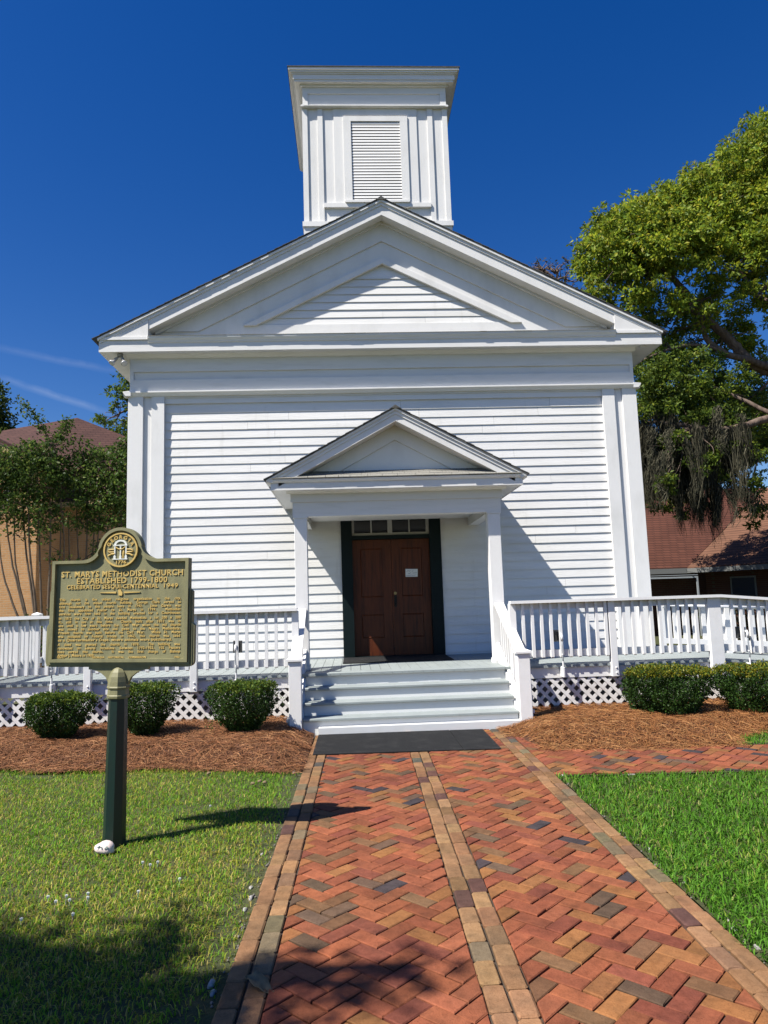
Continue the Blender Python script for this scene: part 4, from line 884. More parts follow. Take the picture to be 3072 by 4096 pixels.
# ------------------------------------------------------------------ lawn
b = MB(); b.add([(-9, -13, -0.008), (px_(-1.29, -13), -13, -0.008), (px_(-1.29, -5.0), -5.0, -0.008), (-9, -4.2, -0.008)], [(0, 1, 2, 3)]); structure(b.build('lawn', M['soil'], recalc=False))
b = MB(); b.add([(px_(1.02, -13), -13, -0.008), (9, -13, -0.008), (9, -6.43, -0.008), (1.11, -5.69, -0.008)], [(0, 1, 2, 3)]); structure(b.build('lawn', M['soil'], recalc=False))
def smooth_noise(x, y, s, seed):
    r = np.random.RandomState(seed); v = np.zeros_like(x)
    for k in range(6):
        a = r.uniform(0, 2*math.pi); f = s*r.uniform(0.6, 1.8); v += np.sin(f*(x*math.cos(a)+y*math.sin(a))+r.uniform(0, 6))
    return v/6
def grass(X, Y, hmin, hmax, wid, cols_f, name, lean=0.55):
    n = len(X); h = RS.uniform(hmin, hmax, n); a = RS.uniform(0, 2*math.pi, n); ln = np.abs(RS.normal(lean, 0.3, n)); d = np.stack([np.cos(a), np.sin(a), np.zeros(n)], 1)
    tw_ = RS.uniform(-0.7, 0.7, n)+math.pi/2; s = np.stack([np.cos(a+tw_), np.sin(a+tw_), np.zeros(n)], 1)*(RS.uniform(0.6, 1.25, n)*wid*0.5)[:, None]
    base = np.stack([X, Y, np.full(n, -0.008)], 1); upv = np.array([0, 0, 1.0])
    mid = base + upv*(h*0.55)[:, None] + d*(h*ln*0.25)[:, None]; tip = base + upv*(h*np.clip(1.05-ln*0.35, 0.35, 1))[:, None] + d*(h*ln*0.9)[:, None]
    V = np.stack([base-s, base+s, mid-s*0.85, mid+s*0.85, tip], 1).reshape(-1, 3); i0 = np.arange(n)[:, None]*5
    F = np.concatenate([i0+np.array([[0, 1, 3, 2]]), i0+np.array([[2, 3, 4, 4]])]); c = cols_f(n, X, Y)
    # quads and degenerate-free tips: split into triangles
    T = np.concatenate([i0+np.array([[0, 1, 3]]), i0+np.array([[0, 3, 2]]), i0+np.array([[2, 3, 4]])])
    return structure(fast(name, V, T, M['grass'], col=np.repeat(c, 5, axis=0)), 'stuff')
n = 210000; X = RS.uniform(-6.2, -1.25, n); Y = RS.uniform(-11.0, -4.3, n)
dist = np.hypot(X+0.7, Y+12.3); pr = np.clip(4.6/dist, 0.35, 1)
patch = smooth_noise(X, Y, 2.6, 2)+0.5*smooth_noise(X, Y, 7, 5)
edge = px_(-1.29, Y)-X; bare = np.clip((patch-0.42)*2.2, 0, 0.75) + np.where(edge < 0.16, 0.5, 0)
keep = (edge > 0.012 + 0.03*smooth_noise(X*0, Y, 9, 3) + 0.03*smooth_noise(X*0, Y, 33, 8) + 0.05*np.abs(RS.normal(size=n))*(RS.uniform(size=n) < 0.6)) & (Y < front_edge(X)+0.10*np.abs(RS.normal(size=n))) & (RS.uniform(size=n) < pr*(1-bare)) & (np.hypot(X+2.368, Y+7.03) > 0.085)
X, Y = X[keep], Y[keep]
def col_left(n, X, Y):
    t = np.clip(0.5+0.9*smooth_noise(X, Y, 2.2, 9)+0.25*np.clip(X+3.4, -1, 1.6) + 0.12*RS.normal(size=n), 0, 1)[:, None]
    g = mixcol(n, [(0.125, 0.285, 0.016), (0.175, 0.32, 0.022), (0.085, 0.20, 0.014)], [4, 3, 2], jit=0.35); yel = mixcol(n, [(0.34, 0.335, 0.045), (0.50, 0.41, 0.12), (0.25, 0.31, 0.03), (0.26, 0.18, 0.07)], [4, 2, 3, 1], jit=0.3)
    return np.where(RS.uniform(size=(n, 1)) < t*0.6, yel, g)
grass(X, Y, 0.012, 0.045, 0.0052, col_left, 'grass', 1.0)
n = 190000; X = RS.uniform(1.0, 6.2, n); Y = RS.uniform(-11.0, -4.0, n); dist = np.hypot(X+0.7, Y+12.3); pr = np.clip(4.6/dist, 0.4, 1)
edge = X-px_(1.015, Y); yb = -5.70-ysl*(X-1.15)
keep = (edge > 0.01+0.025*np.sin(Y*8)+0.06*np.abs(RS.normal(size=n))*(RS.uniform(size=n) < 0.5)) & (Y < yb-0.005) & (RS.uniform(size=n) < pr)
keep |= (X > 3.1) & (Y > -4.60-ysl*(X-1.15)+0.02) & (Y < front_edge(X)+0.05) & (RS.uniform(size=n) < 0.8)
X, Y = X[keep], Y[keep]
def col_right(n, X, Y):
    t = np.clip(0.22+0.5*smooth_noise(X, Y, 3.0, 4)+0.1*RS.normal(size=n), 0, 1)[:, None]
    g = mixcol(n, [(0.075, 0.20, 0.016), (0.11, 0.26, 0.022), (0.05, 0.14, 0.012)], [4, 3, 2], jit=0.3); yel = mixcol(n, [(0.19, 0.28, 0.03), (0.32, 0.32, 0.10)], [4, 1.4], jit=0.3)
    return np.where(RS.uniform(size=(n, 1)) < t*0.6, yel, g)
grass(X, Y, 0.02, 0.07, 0.0075, col_right, 'grass', 0.9)
# ================================================================== SHRUBS
def shrub(cx, cy, z0, z1, rx, ry, label, shape, n=9000, tipcol=(0.13, 0.17, 0.02), sprig=None, name='boxwood_shrub'):
    r = thing(name, label, 'shrub', (cx, cy, z0), 'clipped shrubs along the deck')
    b = MB()
    for k in range(9):
        a = k*0.7; q = Vector((cx+0.03*math.cos(a), cy+0.03*math.sin(a), z0-0.03)); e = Vector((cx+rx*0.75*math.cos(a*1.9), cy+ry*0.75*math.sin(a*1.9), z0+(z1-z0)*random.uniform(0.55, 0.85)))
        m_ = q.lerp(e, 0.45)+Vector((random.uniform(-0.03, 0.03), random.uniform(-0.03, 0.03), -0.02)); b.tube([q, m_, e], [0.013, 0.009, 0.004], 6)
    b.build('stem', M['stem'], r)
    H = z1-z0; t = RS.uniform(0, 1, n*3); a = RS.uniform(0, 2*math.pi, n*3)
    prof = np.interp(t, [p[0] for p in shape], [p[1] for p in shape])
    rad = np.where(RS.uniform(size=n*3) < 0.62, RS.uniform(0.86, 1.03, n*3), RS.uniform(0.2, 0.9, n*3)); 
    top = RS.uniform(size=n*3) < 0.22; t = np.where(top, RS.uniform(0.93, 1.0, n*3), t); prof = np.interp(t, [p[0] for p in shape], [p[1] for p in shape]); rad = np.where(top, np.sqrt(RS.uniform(0, 1, n*3)), rad)
    lump = 1+0.13*np.sin(a*3+cx*5)*np.sin(t*5+cx*3)+0.09*np.sin(a*2+cx*7)+0.08*np.sin(a*7+t*9+cx*2)+0.06*np.sin(a*13-t*17)
    x = cx+rx*prof*rad*lump*np.cos(a); y = cy+ry*prof*rad*lump*np.sin(a); z = z0+H*t*(1+0.04*np.sin(x*17)*np.sin(y*13+cx))+RS.normal(0, 0.012, n*3)
    P = np.stack([x, y, z], 1)
    # gather into little shoots, and leave some gaps
    keep = RS.uniform(size=n*3) < 0.45+0.5*(smooth_noise(x*1.0, z*1.0+y, 26, int(abs(cx)*10)) > -0.12); P, t_, a_ = P[keep][:n], t[keep][:n], a[keep][:n]
    m_ = len(P); out_ = np.stack([np.cos(a_), np.sin(a_), 0.9*t_+0.25], 1)
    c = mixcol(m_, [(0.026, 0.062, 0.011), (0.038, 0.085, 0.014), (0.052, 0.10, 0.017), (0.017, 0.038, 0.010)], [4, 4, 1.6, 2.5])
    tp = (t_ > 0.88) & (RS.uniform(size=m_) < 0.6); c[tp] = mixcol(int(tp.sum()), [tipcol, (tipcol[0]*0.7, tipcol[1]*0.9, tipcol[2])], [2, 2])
    if sprig:
        q = []
        for (sx_, sy_, sz_, L) in sprig:
            for k in range(14): q.append((sx_+RS.normal(0, 0.02), sy_+RS.normal(0, 0.02), sz_+L*k/14.))
        q = np.array(q); P = np.concatenate([P, q]); out_ = np.concatenate([out_, np.tile([0, 0, 1.0], (len(q), 1))]); c = np.concatenate([c, mixcol(len(q), [(0.06, 0.12, 0.02)], [1])])
    # shoots poking out of the top
    sh = []
    for k in range(26):
        aa = random.uniform(0, 6.28); rr = math.sqrt(random.random())*0.9; ss = shape[-1][1]; xx, yy = cx+rx*ss*rr*math.cos(aa), cy+ry*ss*rr*math.sin(aa); L = random.uniform(0.03, 0.085)
        for i in range(7): sh.append((xx, yy, z1-0.01+L*i/7))
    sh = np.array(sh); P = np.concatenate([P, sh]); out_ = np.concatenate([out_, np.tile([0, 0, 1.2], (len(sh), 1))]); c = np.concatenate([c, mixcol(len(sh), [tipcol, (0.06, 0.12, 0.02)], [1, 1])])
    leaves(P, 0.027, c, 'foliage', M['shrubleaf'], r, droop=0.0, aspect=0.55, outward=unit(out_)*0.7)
    return r
cone = [(0, 0.30), (0.15, 0.42), (0.4, 0.78), (0.7, 1.0), (0.9, 0.97), (1.0, 0.84)]
vee = [(0, 0.22), (0.2, 0.45), (0.5, 0.82), (0.8, 1.0), (0.94, 0.94), (1.0, 0.78)]
boxy = [(0, 0.50), (0.12, 0.68), (0.4, 0.90), (0.75, 1.0), (0.93, 0.99), (1.0, 0.92)]
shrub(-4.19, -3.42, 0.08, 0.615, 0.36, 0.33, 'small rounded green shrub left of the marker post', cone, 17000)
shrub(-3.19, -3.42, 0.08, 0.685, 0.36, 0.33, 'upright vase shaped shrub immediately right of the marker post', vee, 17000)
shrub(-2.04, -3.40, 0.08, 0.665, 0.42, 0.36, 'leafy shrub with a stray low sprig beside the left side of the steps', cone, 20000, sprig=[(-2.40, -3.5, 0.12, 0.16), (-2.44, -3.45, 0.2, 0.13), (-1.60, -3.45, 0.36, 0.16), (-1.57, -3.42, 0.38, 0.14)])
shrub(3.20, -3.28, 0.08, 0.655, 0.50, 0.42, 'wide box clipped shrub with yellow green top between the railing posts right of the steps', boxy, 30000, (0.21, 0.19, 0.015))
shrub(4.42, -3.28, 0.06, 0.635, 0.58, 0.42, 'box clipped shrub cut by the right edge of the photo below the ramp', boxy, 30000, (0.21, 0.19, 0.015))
# ================================================================== SMALL THINGS ON THE GROUND
def lump(name, label, cat, c, r, m, group=None, seed=0, sq=(1, 1, 0.7)):
    bm_ = bmesh.new(); bmesh.ops.create_icosphere(bm_, subdivisions=3, radius=1); q = random.Random(seed); ph = [q.uniform(0, 6) for _ in range(6)]
    for v in bm_.verts:
        d = 1+0.14*math.sin(v.co.x*2.3+ph[0])*math.sin(v.co.y*2.1+ph[1])+0.09*math.sin(v.co.z*4+ph[2]+v.co.x*2.5)+0.05*math.sin(v.co.y*6+ph[3])
        v.co = Vector((v.co.x*sq[0]*d*r+c[0], v.co.y*sq[1]*d*r+c[1], max(v.co.z, -0.6)*sq[2]*d*r+c[2]))
    me = bpy.data.meshes.new(name); bm_.to_mesh(me); bm_.free(); o = link(name, me, m, None, True); tag(o, label, cat, group); return o
rk = lump('painted_rock', 'pale pink rock with blue green squiggles at the foot of the marker post', 'rock', (-2.385, -7.20, 0.03), 0.062, M['rock'], seed=4, sq=(1.08, 0.75, 0.72))
b = MB()
for pts in ([(-0.03, 0.035), (-0.022, 0.055), (-0.008, 0.052), (-0.004, 0.04)], [(-0.036, 0.05), (-0.02, 0.06)], [(0.012, 0.04), (0.024, 0.052), (0.036, 0.045)], [(0.026, 0.055), (0.03, 0.04)]):
    b.tube([(-2.385+x, -7.247+(z-0.03)*0.35+abs(x)*0.1, z) for x, z in pts], 0.0032, 6)
b.build('painted_squiggle', mat('blue_green_paint', (0.16, 0.24, 0.22), 0.6), rk)
for k, (x, y, r, lab) in enumerate(((-1.305, -8.05, 0.03, 'white marble chip in the grass beside the tan border bricks'), (-1.325, -7.90, 0.024, None), (-1.315, -8.2, 0.026, None), (-1.30, -5.08, 0.04, 'white stone where the left border bricks meet the pine straw'), (-1.33, -7.35, 0.02, None), (-1.35, -8.95, 0.034, None), (-1.33, -9.02, 0.026, None), (1.075, -8.72, 0.024, None), (1.10, -8.62, 0.02, None), (1.085, -8.9, 0.026, None), (1.10, -8.15, 0.018, None), (1.135, -7.6, 0.022, 'small tan stone in the grass at the right edge of the walk'), (1.145, -5.66, 0.03, None), (1.72, -5.745, 0.045, 'long white stone sunk between side walk and right lawn'))):
    lump('stone', lab or 'white marble chip lying along the edge of the brick walk', 'stone', (x, y, -0.005), r*0.65, M['pebble'], 'white stones along the brick walk' if lab is None else None, seed=k, sq=(0.7, 1.5, 0.6) if x < 1.5 else (2.2, 0.5, 0.4))
for k, (x, y) in enumerate(((-1.62, -5.62), (-1.57, -5.55), (-1.52, -5.60), (-2.1, -5.15))):
    lump('pinecone_scrap', 'small tan scrap lying in the grass in front of the pine straw', 'debris', (x, y, 0.035), 0.02, M['deadleaf'], 'tan scraps in the grass', seed=30+k)
# dead leaf on the bricks
bm_ = bmesh.new(); q = []
for i in range(9):
    t = i/8.; wv = 0.036*math.sin(math.pi*min(1, t*1.05))**0.7*(1 if t < 0.6 else 1.0-0.5*(t-0.6)); x = -0.075+0.15*t
    row = [bm_.verts.new((x, s_*wv, 0.022+0.016*math.sin(t*5)+0.018*abs(s_)+0.006*math.sin(t*17+s_*3))) for s_ in (-1, -0.5, 0, 0.5, 1)]; q.append(row)
for i in range(8):
    for j in range(4): bm_.faces.new((q[i][j], q[i+1][j], q[i+1][j+1], q[i][j+1]))
me = bpy.data.meshes.new('dead_leaf'); bm_.to_mesh(me); bm_.free(); o = link('dead_leaf', me, M['deadleaf'], None, True); md = o.modifiers.new('s', 'SOLIDIFY'); md.thickness = 0.0015
o.location = (-1.135, -9.04, 0.0); o.rotation_euler = (0.1, 0.15, -0.5); tag(o, 'curled brown dead leaf lying on the left border bricks in the shade', 'leaf')
# tiny marble chips and grit washed along the edges of the walk
gv = MB(); qg = random.Random(21)
for k in range(170):
    y = -10.8+qg.random()*(5.6 if k % 2 else 5.0)
    x = px_(-1.29, y)-abs(qg.gauss(0.012, 0.018)) if k % 2 else px_(1.017, y)+abs(qg.gauss(0.012, 0.020)); r = qg.uniform(0.003, 0.008)
    gv.loft([[(x+r*math.cos(a+k)*f, y+r*1.2*math.sin(a+k)*f, z_*r-0.004) for a in (0, 1.3, 2.4, 3.7, 5.0)] for f, z_ in ((0.9, 0), (1.0, 0.5), (0.55, 1.1))])
M['grit'] = mat('grey_grit', (0.17, 0.155, 0.135), 0.85, noise=[((30, 30, 30), (0.09, 0.08, 0.07), 0.45, 0.75)])
structure(gv.build('gravel', M['grit']), 'stuff')
# clover flowers
for k, (x, y) in enumerate(((-2.33, -8.0), (-2.36, -8.07), (-2.29, -8.06), (-2.2, -8.04), (-1.94, -7.99), (-1.955, -7.53), (-1.99, -7.57), (-2.22, -7.98), (-2.43, -8.0), (-1.75, -7.83), (-2.05, -7.52), (-1.87, -6.3), (-2.2, -8.25), (-2.45, -8.28))):
    b = MB(); h = 0.044; b.tube([(x, y, -0.01), (x+0.004, y, h-0.012)], 0.0006, 4)
    for i in range(9):
        a = i*2.4; rr = 0.0055*math.sqrt(i/9.); b.tube([(x+0.004+rr*math.cos(a), y+rr*math.sin(a), h-0.014), (x+0.004+rr*1.5*math.cos(a), y+rr*1.5*math.sin(a), h-0.002+0.003*(1-i/9.))], [0.0016, 0.002], 5)
    o = b.build('clover_flower', M['petal']); tag(o, 'tiny white clover flower in the left lawn', 'flower', 'white clover flowers in the left lawn')
# ================================================================== NEIGHBOURING BUILDINGS
bl = thing('brick_building', 'orange brick two storey building with a brown hip roof behind the left lawn', 'building', (-12, 14, 0))
b = MB(); b.box(-24, -11.1, 12.0, 24, -0.1, 6.75); b.build('wing_wall', M['orangebrick'], bl)
b = MB(); b.box(-11.1, -3.6, 14.0, 24, -0.1, 5.75); b.build('wall', M['orangebrick'], bl)
b = MB()
A_, B_, E1, E2, E3, E4 = (-11.56, 16.5, 9.34), (-15.3, 18.2, 9.30), (-3.1, 13.4, 5.45), (-14.5, 13.4, 5.45), (-3.1, 22, 5.45), (-18, 22, 5.45)
b.add([A_, B_, E1, E2, E3, E4], [(2, 3, 0), (3, 1, 0), (2, 0, 4), (0, 1, 5), (0, 5, 4), (3, 5, 1), (2, 4, 5, 3)]); b.build('roof', M['roofbrown'], bl)
b = MB(); b.box(-14.4, -3.12, 13.38, 13.46, 5.28, 5.449); b.box(-11.0, -3.2, 13.46, 14.0, 5.28, 5.30); b.build('fascia', M['tanpaint'], bl)
# wing roof: gable sloping down to the right
b = MB(); b.prism([(-16.5, 9.55), (-10.62, 6.52), (-10.62, 6.42), (-16.5, 9.43), (-22.4, 6.42), (-22.4, 6.52)], 'y', 11.45, 15.5); b.build('wing_roof', M['roofbrown'], bl)
b = MB(); b.prism([(-16.5, 9.42), (-10.66, 6.41), (-10.66, 6.18), (-16.5, 9.18)], 'y', 11.50, 11.56); b.prism([(-16.5, 9.42), (-22.34, 6.41), (-22.34, 6.18), (-16.5, 9.18)], 'y', 11.50, 11.56); b.build('wing_rake_board', M['tanpaint'], bl)
b = MB(); b.prism([(-22.2, 6.3), (-10.8, 6.3), (-16.5, 9.2)], 'y', 12.05, 12.4); b.build('wing_gable', M['orangebrick'], bl)
b = MB(); b.box(-12.14, -12.02, 11.93, 12.0, 5.15, 6.5); b.build('downspout', M['greyfascia'], bl)
b = MB(); b.box(-12.62, -12.24, 11.9, 12.0, 5.3, 5.75, 0.03); b.build('alarm_box', M['redpaint'], bl)
br_ = thing('red_roofed_building', 'low dark brick building with a red shingle roof behind the moss draped lower oak crown', 'building', (14, 16, 0))
ex, ey = 0.63, -0.777                       # the direction of the right wing's eave
def BP(s_, p_, z): return (11.8+ex*s_+0.777*p_, 13.9+ey*s_+0.63*p_, z)
b = MB(); b.add([(4.6, 13.9, 2.5), (11.8, 13.9, 2.503), (17.2, 17.53, 5.953), (4.6, 17.53, 5.95), (4.6, 13.9, 2.44), (11.8, 13.9, 2.44), (17.2, 17.53, 5.88), (4.6, 17.53, 5.88)], [(0, 1, 2, 3), (4, 7, 6, 5), (0, 4, 5, 1), (1, 5, 6, 2), (2, 6, 7, 3), (3, 7, 4, 0)]); b.build('roof', M['roofred'], br_)
b = MB(); s1 = 16.0; b.add([BP(0, 0, 2.5), BP(s1, 0, 2.5), BP(s1, 6.6, 5.95), BP(-4.2, 6.6, 5.95), BP(0, 0, 2.44), BP(s1, 0, 2.44), BP(s1, 6.6, 5.87), BP(-4.2, 6.6, 5.87)], [(0, 1, 2, 3), (4, 7, 6, 5), (0, 4, 5, 1), (1, 5, 6, 2), (2, 6, 7, 3), (3, 7, 4, 0)]); b.build('wing_roof', M['rooftan'], br_)
b = MB(); b.box(4.6, 11.75, 13.86, 13.91, 2.28, 2.47); b.hexa([BP(0, -0.05, 2.29), BP(s1, -0.05, 2.29), BP(s1, 0.02, 2.29), BP(0, 0.02, 2.29), BP(0, -0.05, 2.46), BP(s1, -0.05, 2.46), BP(s1, 0.02, 2.46), BP(0, 0.02, 2.46)]); b.build('gutter', M['greyfascia'], br_)
b = MB(); b.box(4.6, 13.4, 15.0, 15.3, -0.1, 2.75); b.hexa([BP(0.3, 0.75, -0.1), BP(s1, 0.75, -0.1), BP(s1, 1.1, -0.1), BP(0.3, 1.1, -0.1), BP(0.3, 0.75, 2.75), BP(s1, 0.75, 2.75), BP(s1, 1.1, 2.75), BP(0.3, 1.1, 2.75)]); b.build('wall', M['darkbrick'], br_)
b = MB(); b.box(4.6, 13.0, 13.95, 15.0, 2.30, 2.32); b.hexa([BP(0, 0.03, 2.31), BP(s1, 0.03, 2.31), BP(s1, 0.75, 2.31), BP(0, 0.75, 2.31), BP(0, 0.03, 2.33), BP(s1, 0.03, 2.33), BP(s1, 0.75, 2.33), BP(0, 0.75, 2.33)]); b.build('eave_soffit', M['greyfascia'], br_)
for s_ in (1.2, 3.4):
    b = MB(); b.hexa([BP(s_, 0.72, 0.9), BP(s_+0.9, 0.72, 0.9), BP(s_+0.9, 0.76, 0.9), BP(s_, 0.76, 0.9), BP(s_, 0.72, 2.1), BP(s_+0.9, 0.72, 2.1), BP(s_+0.9, 0.76, 2.1), BP(s_, 0.76, 2.1)]); wv = b.build('window', M['greyfascia'], br_)
    b = MB(); b.hexa([BP(s_+0.06, 0.71, 0.96), BP(s_+0.84, 0.71, 0.96), BP(s_+0.84, 0.722, 0.96), BP(s_+0.06, 0.722, 0.96), BP(s_+0.06, 0.71, 2.04), BP(s_+0.84, 0.71, 2.04), BP(s_+0.84, 0.722, 2.04), BP(s_+0.06, 0.722, 2.04)]); b.build('pane', M['glass'], wv)
b = MB(); b.box(7.5, 12.0, 13.55, 13.60, 2.10, 2.16); b.box(7.5, 12.0, 13.552, 13.598, 2.20, 2.225); b.box(11.94, 12.0, 13.551, 13.599, 0, 2.0995); b.build('porch_beam', M['light_grey'], br_)
# ================================================================== TREES
def limb_tubes(b, limbs, n=9):
    for pts, r0, r1 in limbs:
        P = [Vector(p) for p in pts]; k = 5; Q = []
        for i in range(len(P)-1):
            p0 = P[max(i-1, 0)]; p1 = P[i]; p2 = P[i+1]; p3 = P[min(i+2, len(P)-1)]
            for j in range(k):
                t = j/k; Q.append(0.5*((2*p1)+(p2-p0)*t+(2*p0-5*p1+4*p2-p3)*t*t+(3*p1-p0-3*p2+p3)*t**3))
        Q.append(P[-1]); m_ = len(Q)
        Q = [q+Vector((random.uniform(-1, 1), random.uniform(-1, 1), random.uniform(-1, 1)))*0.03*min(1, r0*6) for q in Q]
        b.tube(Q, [r0+(r1-r0)*(i/(m_-1)) for i in range(m_)], n)
def twigs_to(lobes, nodes, R, per=5, r=0.02):
    """thin branches from the nearest limb node into each lobe"""
    out_ = []
    for l in lobes:
        c = Vector(l[:3]); nd = min(nodes, key=lambda q: (q-c).length)
        for k in range(per):
            e = c+Vector((R.normal()*l[3]*0.5, R.normal()*l[4]*0.5, R.normal()*l[5]*0.5)); m_ = nd.lerp(e, 0.5)+Vector((R.normal()*0.15, R.normal()*0.15, R.normal()*0.15-0.05))
            out_.append(([nd, m_, e], r*R.uniform(0.7, 1.5), r*0.25))
    return out_
def clumps(lobes, per_vol, per, R=RS, rmin=0.17, rmax=0.36):
    """tufts of leaves, each tuft a small flattened cap, spread over and through the lobes"""
    out = []; nor = []; tint = []
    for l in lobes:
        c = np.array(l[:3]); r = np.array(l[3:6]); dens = l[6] if len(l) > 6 else 1.0; n = max(5, int(per_vol*dens*r[0]*r[1]*r[2]*4.19))
        q = unit(R.normal(size=(n, 3)))*(R.uniform(0.15, 1, (n, 1))**(1/3.))*R.uniform(0.85, 1.18, (n, 1)); cc_ = c+q*r
        rc = R.uniform(rmin, rmax, n); m_ = R.randint(int(per*0.6), int(per*1.4), n); k = np.repeat(np.arange(n), m_); N_ = len(k)
        d = unit(R.normal(size=(N_, 3))+np.array([0, 0, 0.35])); p = cc_[k]+d*(rc[k]*R.uniform(0.55, 1.0, N_))[:, None]*np.array([1, 1, 0.62])
        out.append(p); nor.append(d); tint.append(R.uniform(0.7, 1.3, n)[k])
    return np.concatenate(out), np.concatenate(nor), np.concatenate(tint)
# --- the big oak to the right of the church
ok = thing('broadleaf_tree', 'tall yellow green tree reaching in high right of the church roof', 'tree', (14.2, 7.5, 0))
LIMBS = [([(14.3, 7.5, -0.2), (14.2, 7.5, 3), (13.9, 7.6, 6.0), (13.2, 7.8, 7.6), (12.2, 8.0, 8.05), (11.45, 8.0, 8.32), (11.1, 8.0, 8.75), (10.75, 8.05, 9.25), (10.25, 8.1, 9.75), (9.7, 8.1, 10.35), (9.2, 8.0, 11.2), (8.7, 7.9, 12.2)], 0.42, 0.05),
    ([(12.3, 7.9, 8.0), (11.3, 7.7, 8.32), (10.4, 7.6, 8.55), (9.95, 7.6, 9.0), (9.65, 7.5, 9.9), (9.25, 7.5, 10.6), (8.6, 7.4, 11.1), (7.7, 7.4, 11.7)], 0.17, 0.04),
    ([(10.4, 7.6, 8.55), (9.6, 7.4, 8.72), (8.7, 7.2, 8.55), (7.8, 7.2, 8.2), (7.2, 7.2, 7.7)], 0.08, 0.03),
    ([(13.9, 7.6, 6.0), (13.8, 8.2, 9.0), (13.2, 8.4, 11.5), (12.6, 8.4, 13.0), (11.9, 8.4, 14.2), (11.0, 8.4, 15.0)], 0.28, 0.05),
    ([(13.5, 8.3, 10.4), (12.4, 8.3, 11.6), (11.6, 8.2, 12.3), (10.6, 8.2, 13.0), (9.8, 8.2, 13.6)], 0.13, 0.04),
    ([(13.3, 7.8, 7.6), (12.4, 7.6, 9.6), (11.5, 7.5, 10.3), (10.9, 7.5, 11.4), (10.4, 7.5, 12.2)], 0.12, 0.04),
    ([(12.2, 8.0, 8.05), (11.6, 8.3, 7.4), (10.8, 8.4, 7.1), (10.2, 8.4, 7.0)], 0.07, 0.03)]
LIMBS2 = [([(15.4, 6.6, -0.2), (15.2, 6.6, 2.5), (14.6, 6.7, 4.6), (13.9, 6.8, 5.4)], 0.40, 0.2),
    ([(13.9, 7.6, 5.4), (12.6, 6.8, 6.3), (11.2, 6.6, 6.35), (9.8, 6.6, 6.0), (8.6, 6.7, 6.15), (7.7, 6.8, 6.3)], 0.16, 0.04),
    ([(13.0, 7.0, 6.2), (12.0, 7.4, 6.0), (11.2, 7.6, 5.4), (10.9, 7.6, 4.6)], 0.07, 0.02),
    ([(13.9, 6.8, 5.4), (12.8, 8.6, 6.6), (11.4, 9.6, 6.9), (10.2, 10.2, 6.6), (9.2, 9.6, 6.0)], 0.14, 0.04), ([(11.2, 6.6, 6.35), (10.2, 7.2, 7.2), (9.2, 7.4, 7.7), (8.2, 7.4, 8.1)], 0.07, 0.02)]
